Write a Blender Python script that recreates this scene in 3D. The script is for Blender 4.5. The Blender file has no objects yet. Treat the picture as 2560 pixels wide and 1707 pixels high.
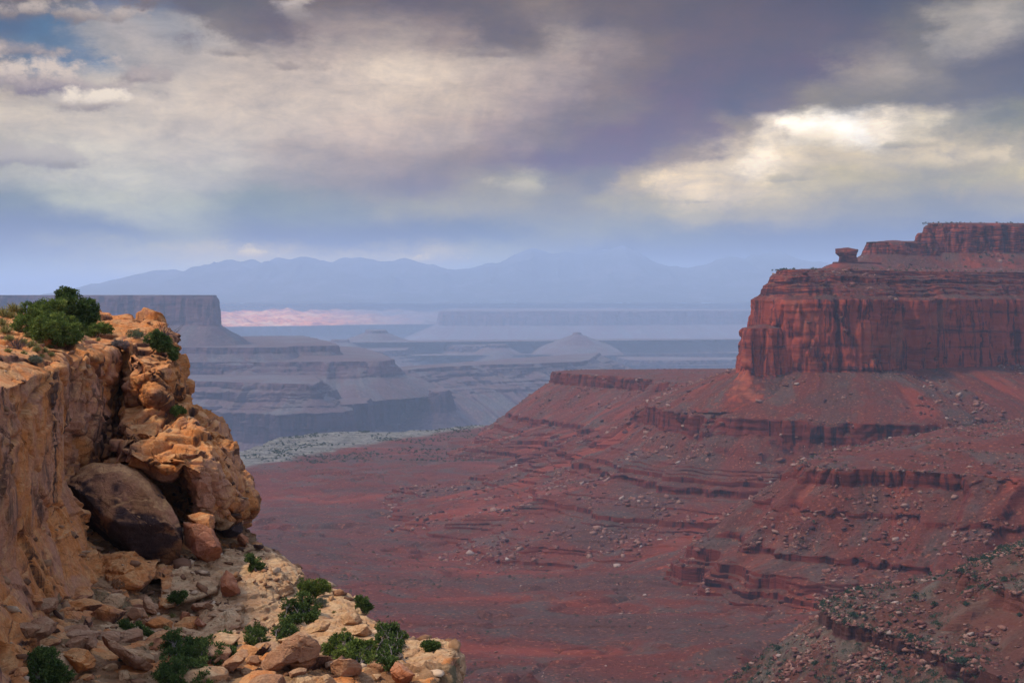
import bpy, math, random
import numpy as np
from mathutils import Vector, geometry
rng = np.random.default_rng(7)
random.seed(7)
S = bpy.context.scene
COL = S.collection
F, HX, HY, HZ = 3517.0, 1280.0, 853.5, 745.0        # focal length, centre and horizon row of the 2560 px photograph
PITCH = math.atan((HY - HZ) / F)
SIGMA = 1 / 23000.0
BOX_TOP = 1210.0
# ---------------------------------------------------------------- camera
cam_d = bpy.data.cameras.new('camera'); cam = bpy.data.objects.new('camera', cam_d); COL.objects.link(cam)
cam_d.sensor_width = 36; cam_d.lens = F / 2560 * 36
cam_d.clip_start = 0.5; cam_d.clip_end = 120000
cam.rotation_euler = (math.pi / 2 - PITCH, 0, 0)
S.camera = cam
# ---------------------------------------------------------------- exposure
S.view_settings.view_transform = 'Standard'; S.view_settings.look = 'None'
S.view_settings.exposure = 0.0; S.view_settings.gamma = 1.0
S.cycles.max_bounces = 6; S.cycles.diffuse_bounces = 3; S.cycles.volume_bounces = 3
S.cycles.transparent_max_bounces = 8
# ---------------------------------------------------------------- sun behind thin cloud: high, from the left and a little behind
SUN_EL, SUN_AZ = math.radians(52), math.radians(-100)     # azimuth from the view direction, negative is left
sun_d = bpy.data.lights.new('sun', 'SUN'); sun = bpy.data.objects.new('sun', sun_d); COL.objects.link(sun)
sun_d.energy = 3.5; sun_d.angle = math.radians(5); sun_d.color = (1.0, 0.87, 0.70)
sv = Vector((math.sin(SUN_AZ) * math.cos(SUN_EL), math.cos(SUN_AZ) * math.cos(SUN_EL), math.sin(SUN_EL)))
sun.rotation_euler = sv.to_track_quat('Z', 'Y').to_euler()

# ---------------------------------------------------------------- node helper
class NT:
    def __init__(s, tree): s.t = tree; s.n = tree.nodes; s.l = tree.links
    def node(s, typ, **kw):
        n = s.n.new(typ)
        for k, v in kw.items(): setattr(n, k, v)
        return n
    def put(s, sock, v):
        if v is None: return
        if isinstance(v, bpy.types.NodeSocket): s.l.new(v, sock)
        else:
            if hasattr(sock.default_value, '__len__') and len(sock.default_value) == 4 and len(v) == 3: v = (*v, 1)
            sock.default_value = v
    def m(s, op, a, b=None, c=None, clamp=False):
        n = s.node('ShaderNodeMath', operation=op, use_clamp=clamp)
        s.put(n.inputs[0], a); s.put(n.inputs[1], b); s.put(n.inputs[2], c)
        return n.outputs[0]
    def vm(s, op, a, b=None):
        n = s.node('ShaderNodeVectorMath', operation=op); s.put(n.inputs[0], a); s.put(n.inputs[1], b)
        return n.outputs[0] if op not in ('LENGTH', 'DOT_PRODUCT') else n.outputs[1]
    def mr(s, v, a, b, c=0.0, d=1.0, smooth=True):
        n = s.node('ShaderNodeMapRange', interpolation_type='SMOOTHSTEP' if smooth else 'LINEAR')
        for i, x in enumerate((v, a, b, c, d)): s.put(n.inputs[i], x)
        return n.outputs[0]
    def mix(s, f, a, b, blend='MIX'):
        n = s.node('ShaderNodeMix', data_type='RGBA', blend_type=blend)
        s.put(n.inputs[0], f); s.put(n.inputs[6], a); s.put(n.inputs[7], b)
        return n.outputs[2]
    def noise(s, vec, scale, detail=4, rough=0.55, dist=0.0, out=0, lac=2.0):
        n = s.node('ShaderNodeTexNoise'); s.put(n.inputs['Vector'], vec)
        n.inputs['Scale'].default_value = scale; n.inputs['Detail'].default_value = detail
        n.inputs['Roughness'].default_value = rough; n.inputs['Distortion'].default_value = dist
        n.inputs['Lacunarity'].default_value = lac
        return n.outputs[out]
    def vor(s, vec, scale, feature='F1', out=0, rnd=1.0):
        n = s.node('ShaderNodeTexVoronoi', feature=feature); s.put(n.inputs['Vector'], vec)
        n.inputs['Scale'].default_value = scale; n.inputs['Randomness'].default_value = rnd
        return n.outputs[out]
    def scale(s, vec, xyz):
        return s.vm('MULTIPLY', vec, xyz)
    def xyz(s, vec):
        n = s.node('ShaderNodeSeparateXYZ'); s.put(n.inputs[0], vec); return n.outputs
    def comb(s, x=0.0, y=0.0, z=0.0):
        n = s.node('ShaderNodeCombineXYZ'); s.put(n.inputs[0], x); s.put(n.inputs[1], y); s.put(n.inputs[2], z)
        return n.outputs[0]
    def ramp(s, f, stops, interp='LINEAR'):
        n = s.node('ShaderNodeValToRGB'); n.color_ramp.interpolation = interp
        e = n.color_ramp.elements
        while len(e) > 1: e.remove(e[0])
        for i, (p, c) in enumerate(stops):
            x = e[0] if i == 0 else e.new(p)
            if i == 0: x.position = p
            x.color = (*c, 1)
        s.put(n.inputs[0], f)
        return n.outputs[0]

def lin(c):
    c = np.array(c, float) / 255.0
    return np.where(c <= 0.04045, c / 12.92, ((c + 0.055) / 1.055) ** 2.4)

# ---------------------------------------------------------------- world: clear-sky texture behind broken storm cloud
HAZE_S = np.array([0.28, 0.345, 0.61])
KL, KM, K = 1.7, 2.2, 3.0                                              # the far landforms are scaled about the camera by these factors for deeper haze                # light the air itself adds, so the sky behind it is dimmer by as much
def behind_haze(rgb, y):
    el = max(math.atan((HZ - y) / F), 0.012)
    T = math.exp(-min(BOX_TOP / math.sin(el), 50000) * SIGMA)
    T = max(T, 0.13)
    lum = sum(rgb) / 3.; dk = .985 + .015 * min(max((lum - 125) / 50., 0), 1)
    c = (lin(dk * 255 * (np.array(rgb) / 255.) ** 1.12 * np.array([1.035, .995, .965])) - HAZE_S * (1 - T)) / T
    return tuple(float(v) for v in np.clip(c, 0.004, 6))
ROWS = [
 (-60, [(0,(120,110,118)),(300,(112,105,112)),(600,(108,104,114)),(1000,(105,100,110)),(1400,(118,112,120)),(1800,(100,96,108)),(2200,(90,90,104)),(2560,(100,104,116))]),
 (10, [(0,(118,112,122)),(160,(122,116,122)),(235,(60,98,148)),(300,(75,105,148)),(440,(78,104,142)),(560,(100,104,120)),(700,(112,108,118)),(755,(176,170,172)),(810,(120,112,120)),(1000,(108,102,112)),(1200,(113,107,117)),(1400,(132,124,130)),(1600,(112,106,118)),(1800,(105,100,113)),(2000,(96,94,108)),(2200,(88,89,103)),(2400,(108,111,123)),(2560,(132,134,142))]),
 (100, [(0,(80,108,145)),(120,(88,118,155)),(230,(150,152,162)),(330,(168,166,172)),(420,(160,162,172)),(500,(170,168,172)),(560,(128,124,134)),(700,(114,108,118)),(830,(158,148,152)),(1000,(170,160,160)),(1100,(150,140,145)),(1180,(118,112,122)),(1300,(122,116,124)),(1390,(164,155,156)),(1480,(145,136,144)),(1600,(118,112,124)),(1750,(110,104,118)),(1900,(106,102,116)),(2100,(104,101,114)),(2250,(120,120,130)),(2350,(165,162,162)),(2450,(180,176,174)),(2560,(150,150,155))]),
 (190, [(0,(140,135,145)),(110,(105,125,155)),(190,(110,132,165)),(260,(165,165,172)),(350,(178,174,176)),(480,(180,175,176)),(600,(186,178,176)),(800,(198,188,183)),(1000,(208,198,190)),(1150,(198,188,182)),(1300,(178,168,168)),(1400,(166,156,160)),(1500,(142,134,144)),(1600,(125,118,132)),(1750,(110,105,120)),(1900,(102,99,115)),(2000,(106,102,117)),(2100,(148,142,146)),(2180,(158,153,155)),(2300,(134,132,140)),(2420,(110,112,124)),(2560,(104,107,120))]),
 (270, [(0,(165,160,162)),(200,(182,178,178)),(400,(192,186,184)),(600,(194,186,183)),(900,(200,190,185)),(1150,(190,180,176)),(1300,(170,160,165)),(1400,(152,143,155)),(1500,(132,125,140)),(1700,(114,108,125)),(1850,(104,101,118)),(1950,(118,115,126)),(2050,(136,134,140)),(2200,(130,130,136)),(2400,(116,119,126)),(2560,(112,116,126))]),
 (330, [(0,(182,178,178)),(300,(190,186,185)),(600,(190,184,184)),(900,(188,178,178)),(1100,(176,167,170)),(1250,(158,149,160)),(1400,(136,129,144)),(1600,(118,112,130)),(1750,(122,117,132)),(1850,(150,144,150)),(1930,(215,208,200)),(2010,(255,252,244)),(2150,(255,255,252)),(2230,(245,238,226)),(2330,(205,200,190)),(2430,(160,160,160)),(2560,(135,140,142))]),
 (400, [(0,(165,166,174)),(200,(186,186,188)),(500,(186,184,188)),(750,(174,168,174)),(950,(162,155,165)),(1150,(142,137,153)),(1400,(122,117,136)),(1600,(122,118,136)),(1700,(148,142,150)),(1800,(205,196,185)),(1880,(244,236,222)),(1970,(212,203,190)),(2080,(196,188,176)),(2200,(188,182,172)),(2350,(198,190,178)),(2560,(186,180,168))]),
 (460, [(0,(162,167,177)),(250,(182,185,190)),(500,(174,177,186)),(700,(156,158,174)),(900,(150,149,166)),(1100,(138,137,155)),(1250,(150,152,162)),(1330,(172,174,174)),(1420,(142,144,158)),(1550,(136,139,154)),(1650,(178,172,168)),(1740,(222,210,194)),(1850,(205,196,184)),(2000,(182,178,170)),(2150,(172,170,164)),(2350,(160,162,158)),(2560,(182,178,166))]),
 (530, [(0,(132,148,170)),(250,(168,176,186)),(450,(160,170,184)),(650,(136,152,177)),(850,(136,150,176)),(1050,(150,157,172)),(1250,(150,156,168)),(1450,(150,156,166)),(1600,(160,164,168)),(1750,(172,172,168)),(1950,(166,167,164)),(2150,(145,153,158)),(2350,(140,150,155)),(2560,(152,158,158))]),
 (590, [(0,(112,134,162)),(200,(128,147,172)),(450,(146,160,182)),(700,(126,146,178)),(950,(122,143,175)),(1200,(128,147,176)),(1450,(148,160,176)),(1700,(136,152,174)),(1950,(122,144,170)),(2250,(112,135,160)),(2560,(116,138,158))]),
 (640, [(0,(116,139,170)),(300,(156,169,185)),(480,(166,174,187)),(700,(164,172,190)),(1000,(164,172,188)),(1200,(150,165,186)),(1500,(134,155,184)),(1800,(120,147,180)),(2100,(112,140,173)),(2560,(108,136,166))]),
 (720, [(0,(150,168,188)),(300,(172,182,196)),(800,(170,182,202)),(1300,(150,170,200)),(1800,(128,156,194)),(2560,(116,146,182))]),
]
PUFFS = [  # centre x, y, half width, half height, lit colour, base colour, softness
 (110,235,235,62,(205,196,192),(112,106,120),.30), (250,278,105,34,(226,220,212),(140,134,146),.25),
 (40,420,185,42,(176,174,182),(126,124,140),.35), (330,215,130,30,(160,152,160),(126,118,132),.4),
 (140,72,240,36,(186,178,176),(128,122,132),.30), (340,22,70,42,(150,142,148),(118,110,120),.25),
 (90,18,220,42,(150,142,148),(112,106,116),.3), (30,165,160,22,(170,160,162),(140,132,142),.35),
 (600,105,150,45,(122,116,126),(108,104,116),.5), (740,180,75,16,(150,142,148),(128,120,130),.5),
 (1240,140,80,14,(138,130,138),(122,114,124),.5), (180,432,60,12,(150,150,162),(140,140,154),.5),
 (625,634,50,20,(205,200,200),(180,180,192),.5), (1105,648,66,14,(204,200,198),(176,180,190),.5),
 (2440,425,110,42,(205,197,184),(160,158,152),.3), (2260,380,85,14,(150,152,152),(128,132,138),.5),
 (1990,455,95,14,(165,164,162),(150,152,154),.5), (1760,508,100,10,(165,165,164),(148,152,158),.5),
 (1310,470,90,26,(186,184,182),(160,162,170),.6),
 (2330,428,70,46,(206,198,184),(158,158,154),.35), (2240,470,170,40,(178,174,166),(150,153,152),.5), (2500,500,130,44,(170,168,160),(140,146,150),.45),
 (2040,360,60,26,(232,224,210),(176,172,166),.6), (1960,345,26,44,(172,164,158),(150,143,146),.7), (1500,60,260,60,(112,106,118),(96,92,106),.9), (2130,470,120,26,(186,182,172),(160,160,156),.6),
 (720,52,60,34,(170,164,164),(132,126,134),.6), (480,40,120,40,(110,106,116),(96,94,106),.6), (560,150,110,18,(140,134,142),(122,118,128),.7),
]
def build_world():
    w = bpy.data.worlds.new('World'); S.world = w; w.use_nodes = True
    t = NT(w.node_tree); t.n.clear()
    out = t.node('ShaderNodeOutputWorld'); bg = t.node('ShaderNodeBackground'); t.l.new(bg.outputs[0], out.inputs[0])
    sky = t.node('ShaderNodeTexSky', sky_type='NISHITA', sun_disc=False); sky.sun_elevation = SUN_EL; sky.sun_rotation = SUN_AZ
    d = t.node('ShaderNodeTexCoord').outputs['Generated']
    x, y, z = t.xyz(d)
    az = t.m('ARCTAN2', x, y); el = t.m('ARCSINE', z)
    # drifting, torn edges: warp the bearings with fractal noise
    wn = t.node('ShaderNodeTexNoise'); t.put(wn.inputs['Vector'], t.scale(d, (1, 1, 2.2)))
    wn.inputs['Scale'].default_value = 9; wn.inputs['Detail'].default_value = 7; wn.inputs['Roughness'].default_value = .66
    wx, wy, wz = t.xyz(t.vm('SUBTRACT', wn.outputs[1], (.5, .5, .5)))
    azw = t.m('MULTIPLY_ADD', wx, .13, az); elw = t.m('MULTIPLY_ADD', wy, .045, el)
    A = 0.40
    pos = t.m('DIVIDE', t.m('ADD', azw, A), 2 * A, clamp=True)
    col = None; prev = None
    for yy, stops in ROWS:
        st = [((math.atan((px - HX) / F) + A) / (2 * A), behind_haze(c, yy)) for px, c in stops]
        r = t.ramp(pos, st, 'EASE')
        e = math.atan((HZ - yy) / F)
        if col is None: col = r
        else: col = t.mix(t.mr(elw, prev, e), col, r)
        prev = e
    # fine wisps
    n2 = t.noise(t.scale(d, (1, 1, 2.6)), 28, 9, .7, .3)
    n3 = t.noise(t.scale(d, (1, 1, 1.5)), 6, 5, .6, .2)
    shaft = t.noise(t.comb(t.m('MULTIPLY', t.m('ADD', az, t.m('MULTIPLY', el, -.35)), 34), t.m('MULTIPLY', el, 3.5)), 1.0, 5, .55, .3)
    shm = t.m('MULTIPLY', t.mr(el, .26, .14), t.mr(t.noise(d, 5, 2), .4, .6))
    ridg = t.m('ABSOLUTE', t.m('SUBTRACT', t.noise(t.scale(d, (1, 1, 2.2)), 12, 7, .6, .8), .5))
    wis = t.m('ADD', t.m('MULTIPLY', t.m('SUBTRACT', n2, .5), 1.35), t.m('MULTIPLY', t.m('SUBTRACT', n3, .5), .7))
    wis = t.m('ADD', wis, t.m('MULTIPLY', t.m('MULTIPLY', t.m('SUBTRACT', shaft, .5), .9), shm))
    wis = t.m('ADD', wis, t.m('MULTIPLY', t.m('SUBTRACT', .07, ridg), .7))
    wisf = t.m('ADD', wis, 1.0)
    col = t.vm('MULTIPLY', col, t.comb(wisf, wisf, wisf))
    # separate cumulus and scud
    pn = t.node('ShaderNodeTexNoise'); t.put(pn.inputs['Vector'], t.scale(d, (1, 1, 1.5)))
    pn.inputs['Scale'].default_value = 30; pn.inputs['Detail'].default_value = 9; pn.inputs['Roughness'].default_value = .68
    billow = t.m('SUBTRACT', 1.0, t.m('MULTIPLY', t.vor(t.scale(d, (1, 1, 1.4)), 62, 'SMOOTH_F1'), 1.3))
    ed = t.m('ADD', t.m('MULTIPLY', t.m('SUBTRACT', pn.outputs[0], .5), 5.0), t.m('MULTIPLY', t.m('SUBTRACT', billow, .5), .9))
    shade = t.m('MULTIPLY', t.m('SUBTRACT', pn.outputs[0], .5), 1.6)
    for (cx, cy, hw, hh, ca, cb, soft) in PUFFS:
        a0 = math.atan((cx - HX) / F); e0 = math.atan((HZ - cy) / F)
        u = t.m('DIVIDE', t.m('SUBTRACT', az, a0), hw / F * 1.0)
        v = t.m('DIVIDE', t.m('SUBTRACT', el, e0), hh / F * 1.0)
        vb = t.m('MULTIPLY', v, t.mr(v, -.3, .0, 1.7, 1.0))          # flat bases
        rr = t.m('SQRT', t.m('ADD', t.m('POWER', t.m('ABSOLUTE', u), 2.0), t.m('POWER', t.m('ABSOLUTE', vb), 2.0)))
        f = t.m('ADD', t.m('SUBTRACT', 1.0, rr), t.m('MULTIPLY', ed, .9))
        m = t.mr(f, -.15, soft + .45)
        cc = t.mix(t.mr(t.m('ADD', v, shade), -.55, .55), behind_haze(cb, cy), behind_haze(ca, cy))
        col = t.mix(t.m('MULTIPLY', m, .95 if soft < .35 else .62), col, cc)
    # the rest of the dome: bright broken cloud with the clear sky showing between
    nb = t.noise(t.scale(d, (1, 1, 1.8)), 2.6, 7, .6, .4)
    clear = t.vm('MULTIPLY', sky.outputs[0], (.11, .11, .11))
    lift = t.mr(el, .1, 1.0, .55, 1.0)
    c_top = t.mix(t.mr(nb, .4, .62), clear, (DOME[0], DOME[1], DOME[2]))
    c_top = t.vm('MULTIPLY', c_top, t.comb(lift, lift, lift))
    near = t.m('MULTIPLY', t.mr(t.m('ABSOLUTE', az), .36, .62, 1, 0), t.mr(el, .2, .42, 1, 0))
    col = t.mix(near, c_top, col)
    t.put(bg.inputs[0], col); bg.inputs[1].default_value = 1.0
    w.cycles.sampling_method = 'MANUAL'; w.cycles.sample_map_resolution = 1024
DOME = (1.38, 1.68, 2.65)
build_world()

# ---------------------------------------------------------------- numpy noise
def _hash(ix, iy, iz, s):
    h = (ix.astype(np.int64) * 374761393 + iy.astype(np.int64) * 668265263 + iz.astype(np.int64) * 2147483647 + s * 1274126177) & 0xFFFFFFFF
    h = ((h ^ (h >> 13)) * 1274126177) & 0xFFFFFFFF
    h = ((h ^ (h >> 16)) * 2246822519) & 0xFFFFFFFF
    return ((h ^ (h >> 15)) & 0xFFFFFF) / float(0xFFFFFF)
def vn(p, s=0):
    p = np.asarray(p, float); i = np.floor(p); f = p - i; f = f * f * f * (f * (f * 6 - 15) + 10)
    i = i.astype(np.int64); x, y, z = i[..., 0], i[..., 1], i[..., 2]; r = 0
    for dx in (0, 1):
        wx = f[..., 0] if dx else 1 - f[..., 0]
        for dy in (0, 1):
            wy = f[..., 1] if dy else 1 - f[..., 1]
            for dz in (0, 1):
                wz = f[..., 2] if dz else 1 - f[..., 2]
                r = r + wx * wy * wz * _hash(x + dx, y + dy, z + dz, s)
    return r * 2 - 1
def fbm(p, o=4, s=0, g=.5, ridged=False):
    a, r, t = 1.0, 0, 0; p = np.asarray(p, float)
    for k in range(o):
        v = vn(p * (2.03 ** k) + k * 17.3, s + k)
        r = r + a * ((1 - 2 * np.abs(v)) if ridged else v); t += a; a *= g
    return r / t
def st3(*a): return np.stack(np.broadcast_arrays(*a), -1)
def ss(x, a, b):
    t = np.clip((x - a) / (b - a), 0, 1); return t * t * (3 - 2 * t)
def voro(p, s=0, vec=False):
    i = np.floor(p).astype(np.int64); f1 = np.full(p.shape[:-1], 9.); f2 = f1.copy(); cid = np.zeros(p.shape[:-1]); off = np.zeros(p.shape) if vec else None
    for dx in (-1, 0, 1):
        for dy in (-1, 0, 1):
            for dz in (-1, 0, 1):
                cx, cy, cz = i[..., 0] + dx, i[..., 1] + dy, i[..., 2] + dz
                q = np.stack([cx + _hash(cx, cy, cz, s), cy + _hash(cx, cy, cz, s + 1), cz + _hash(cx, cy, cz, s + 2)], -1)
                d = np.sqrt(((q - p) ** 2).sum(-1)); h = _hash(cx, cy, cz, s + 3)
                nearer = d < f1
                if vec: off = np.where(nearer[..., None], p - q, off)
                f2 = np.where(nearer, f1, np.minimum(f2, d)); cid = np.where(nearer, h, cid); f1 = np.where(nearer, d, f1)
    return (f1, f2, cid, off) if vec else (f1, f2, cid)

# ---------------------------------------------------------------- geometry helpers
SP, CP = math.sin(PITCH), math.cos(PITCH)
def at(px, py, Y):
    """world point seen at a photograph position, Y metres ahead of the camera"""
    a = (px - HX) / F; b = (HY - py) / F
    t = Y / (CP + b * SP)
    return np.array([a * t, Y, t * (b * CP - SP)])
def P(px, Y): return ((px - HX) / F * Y, Y)
def finish(me, name, mat, parent=None, smooth=True):
    if smooth: me.polygons.foreach_set('use_smooth', np.ones(len(me.polygons), bool))
    o = bpy.data.objects.new(name, me)
    if mat is not None and len(me.materials) == 0: me.materials.append(mat)
    COL.objects.link(o)
    if parent is not None: o.parent = parent
    return o
def mesh_np(name, V, Fc, mat=None, parent=None, smooth=True, attrs=None):
    """V (n,3) float; Fc (m,k) int faces of one size"""
    me = bpy.data.meshes.new(name); V = np.ascontiguousarray(V, np.float32); Fc = np.asarray(Fc, np.int32)
    m, k = Fc.shape
    me.vertices.add(len(V)); me.vertices.foreach_set('co', V.ravel())
    me.loops.add(m * k); me.loops.foreach_set('vertex_index', Fc.ravel())
    me.polygons.add(m); me.polygons.foreach_set('loop_start', np.arange(0, m * k, k, dtype=np.int32))
    me.update(calc_edges=True); me.validate()
    for an, av in (attrs or {}).items():
        a = me.attributes.new(an, 'FLOAT', 'POINT'); a.data.foreach_set('value', np.asarray(av, np.float32).ravel())
    return finish(me, name, mat, parent, smooth)
def grid_faces(nu, nv):
    i = np.arange(nu - 1)[:, None] * nv + np.arange(nv - 1)[None, :]
    return np.stack([i, i + 1, i + nv + 1, i + nv], -1).reshape(-1, 4)
def grid_mesh(name, Pn, mat, flip=False, **kw):
    nu, nv = Pn.shape[:2]; f = grid_faces(nu, nv)
    if flip: f = f[:, ::-1]
    return mesh_np(name, Pn.reshape(-1, 3), f, mat, **kw)
def tag(o, label=None, cat=None, group=None, kind=None):
    if label: o['label'] = label
    if cat: o['category'] = cat
    if group: o['group'] = group
    if kind: o['kind'] = kind
    return o
def gsm(a, sig):
    """gaussian smoothing along axis 0 with odd reflection"""
    if sig < .5: return a
    r = int(min(3 * sig, len(a) - 1)); k = np.exp(-.5 * (np.arange(-r, r + 1) / sig) ** 2); k /= k.sum()
    pa = np.pad(a, ((r, r), (0, 0)), mode='reflect', reflect_type='odd')
    return np.stack([np.convolve(pa[:, c], k, 'valid') for c in range(a.shape[1])], 1)
def resamp(c, w):
    """resample curve c at uniform steps of cumulative weight w"""
    return c

# ---------------------------------------------------------------- rock materials
FARK = lambda n: 2.8 if n.startswith('distant') else 1.0
def rock_mat(name, red=(.27, .045, .020), dark=(.026, .008, .012), pale=(.36, .12, .055), talus=(.108, .025, .0145), grey=(.080, .046, .034),
             unit=1.0, greyamt=.5, strat=1.0, bump=1.0, white=None, orange=False):
    """layered red rock: bands follow height, streaks follow cliffs, scree lies on the gentler slopes. unit = metres of the finest grain"""
    m = bpy.data.materials.new(name); m.use_nodes = True; t = NT(m.node_tree)
    b = t.n['Principled BSDF']; b.inputs['Roughness'].default_value = .95; b.inputs['Specular IOR Level'].default_value = .15
    g = t.node('ShaderNodeNewGeometry'); p = g.outputs['Position']; x, y, z = t.xyz(p)
    nz = t.xyz(g.outputs['Normal'])[2]
    warp = t.m('MULTIPLY', t.m('SUBTRACT', t.noise(p, .01 / unit, 4), .5), 14 * unit)
    zz = t.m('ADD', z, warp)
    band = t.noise(t.comb(t.m('MULTIPLY', x, .006), t.m('MULTIPLY', y, .006), t.m('MULTIPLY', zz, .11 * strat)), 1 / unit, 5, .7)
    fine = t.noise(t.comb(t.m('MULTIPLY', x, .03), t.m('MULTIPLY', y, .03), t.m('MULTIPLY', zz, .55 * strat)), 1 / unit, 4, .7)
    streak = t.noise(t.comb(t.m('MULTIPLY', x, .09), t.m('MULTIPLY', y, .09), t.m('MULTIPLY', z, .012)), 1 / unit, 5, .65, .4)
    big = t.noise(p, .012 / unit, 4, .6)
    c = t.mix(t.mr(band, .30, .50), dark, red)
    c = t.mix(t.mr(fine, .55, .72, 0, .55), c, pale)
    c = t.mix(t.mr(fine, .42, .28, 0, .3), c, dark)
    c = t.mix(t.mr(streak, .5, .6, 0, .85), c, dark)
    streak2 = t.noise(t.comb(t.m('MULTIPLY', x, .035), t.m('MULTIPLY', y, .035), t.m('MULTIPLY', z, .008)), 1 / unit, 4, .6, .6)
    c = t.mix(t.mr(streak2, .54, .64, 0, .55), c, tuple(v * 1.3 for v in red))
    c = t.mix(t.mr(big, .55, .72, 0, .45), c, pale)
    if name == 'red_canyon_rock':
        up = t.mr(z, -8, 4); c = t.mix(t.m('MULTIPLY', up, t.mr(fine, .62, .42, 0, .85)), c, dark)
        c = t.mix(t.m('MULTIPLY', up, t.mr(fine, .56, .68, 0, .6)), c, pale)
    # scree
    sp = t.noise(p, .35 / unit, 6, .75); spv = t.vor(p, .45 / unit, 'F1', 1)
    tn = t.noise(t.scale(p, (1, 1, .35)), .022 / unit, 5, .6, .5)
    tc = t.mix(t.mr(tn, .62 - .28 * greyamt, .78 - .28 * greyamt), talus, grey)
    tc = t.mix(t.mr(sp, .35, .5, .65, 0), tc, tuple(v * .42 for v in talus))
    tc = t.mix(t.mr(sp, .58, .72, 0, .6), tc, pale)
    sv_ = t.xyz(spv)[0]
    fan = t.node('ShaderNodeAttribute', attribute_name='fan').outputs['Fac']
    tc = t.mix(t.mr(fan, .0, .34, 0, .6), tc, t.mix(t.mr(sp, .4, .6), tuple(v * .45 for v in grey), grey))
    tc = t.mix(t.mr(fan, -.12, -.42, 0, .4), tc, red)
    tc = t.mix(t.mr(sv_, .90, .99, 0, .35), tc, pale)
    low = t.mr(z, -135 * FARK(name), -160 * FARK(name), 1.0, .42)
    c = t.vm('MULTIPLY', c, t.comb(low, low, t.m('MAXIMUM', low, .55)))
    c = t.mix(t.mr(nz, .5, .72), c, tc)
    if white is not None:
        at_ = t.node('ShaderNodeAttribute', attribute_name='pale').outputs['Fac']
        wc = t.mix(t.mr(t.noise(t.scale(p, (.35, 1, 1)), .07, 5, .7), .42, .6), white, tuple(v * .42 for v in white))
        wc = t.mix(t.mr(t.noise(p, .1, 3, .7), .56, .62), wc, (.035, .05, .03))
        c = t.mix(at_, c, wc)
    if orange:                                            # sunlit patch, painted as bright orange into the slickrock colour
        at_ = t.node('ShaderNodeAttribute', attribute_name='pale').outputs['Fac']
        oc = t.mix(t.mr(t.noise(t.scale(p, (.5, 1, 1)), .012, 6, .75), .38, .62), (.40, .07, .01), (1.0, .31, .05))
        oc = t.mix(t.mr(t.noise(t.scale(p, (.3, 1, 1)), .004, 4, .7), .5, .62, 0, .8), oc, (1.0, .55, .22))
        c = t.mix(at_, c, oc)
    t.put(b.inputs['Base Color'], c)
    bp = t.node('ShaderNodeBump'); bp.inputs['Strength'].default_value = 1.0; bp.inputs['Distance'].default_value = 1.6 * unit * bump
    h = t.m('ADD', t.m('MULTIPLY', sp, 1.0), t.m('MULTIPLY', fine, .7))
    t.put(bp.inputs['Height'], h); t.l.new(bp.outputs[0], b.inputs['Normal'])
    return m
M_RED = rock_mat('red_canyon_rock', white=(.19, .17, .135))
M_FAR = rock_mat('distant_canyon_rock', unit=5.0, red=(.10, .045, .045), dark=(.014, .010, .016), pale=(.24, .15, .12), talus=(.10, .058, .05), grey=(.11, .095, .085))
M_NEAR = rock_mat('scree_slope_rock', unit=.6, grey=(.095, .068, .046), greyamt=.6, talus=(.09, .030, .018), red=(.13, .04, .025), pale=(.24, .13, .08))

CAPS = {}
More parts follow.
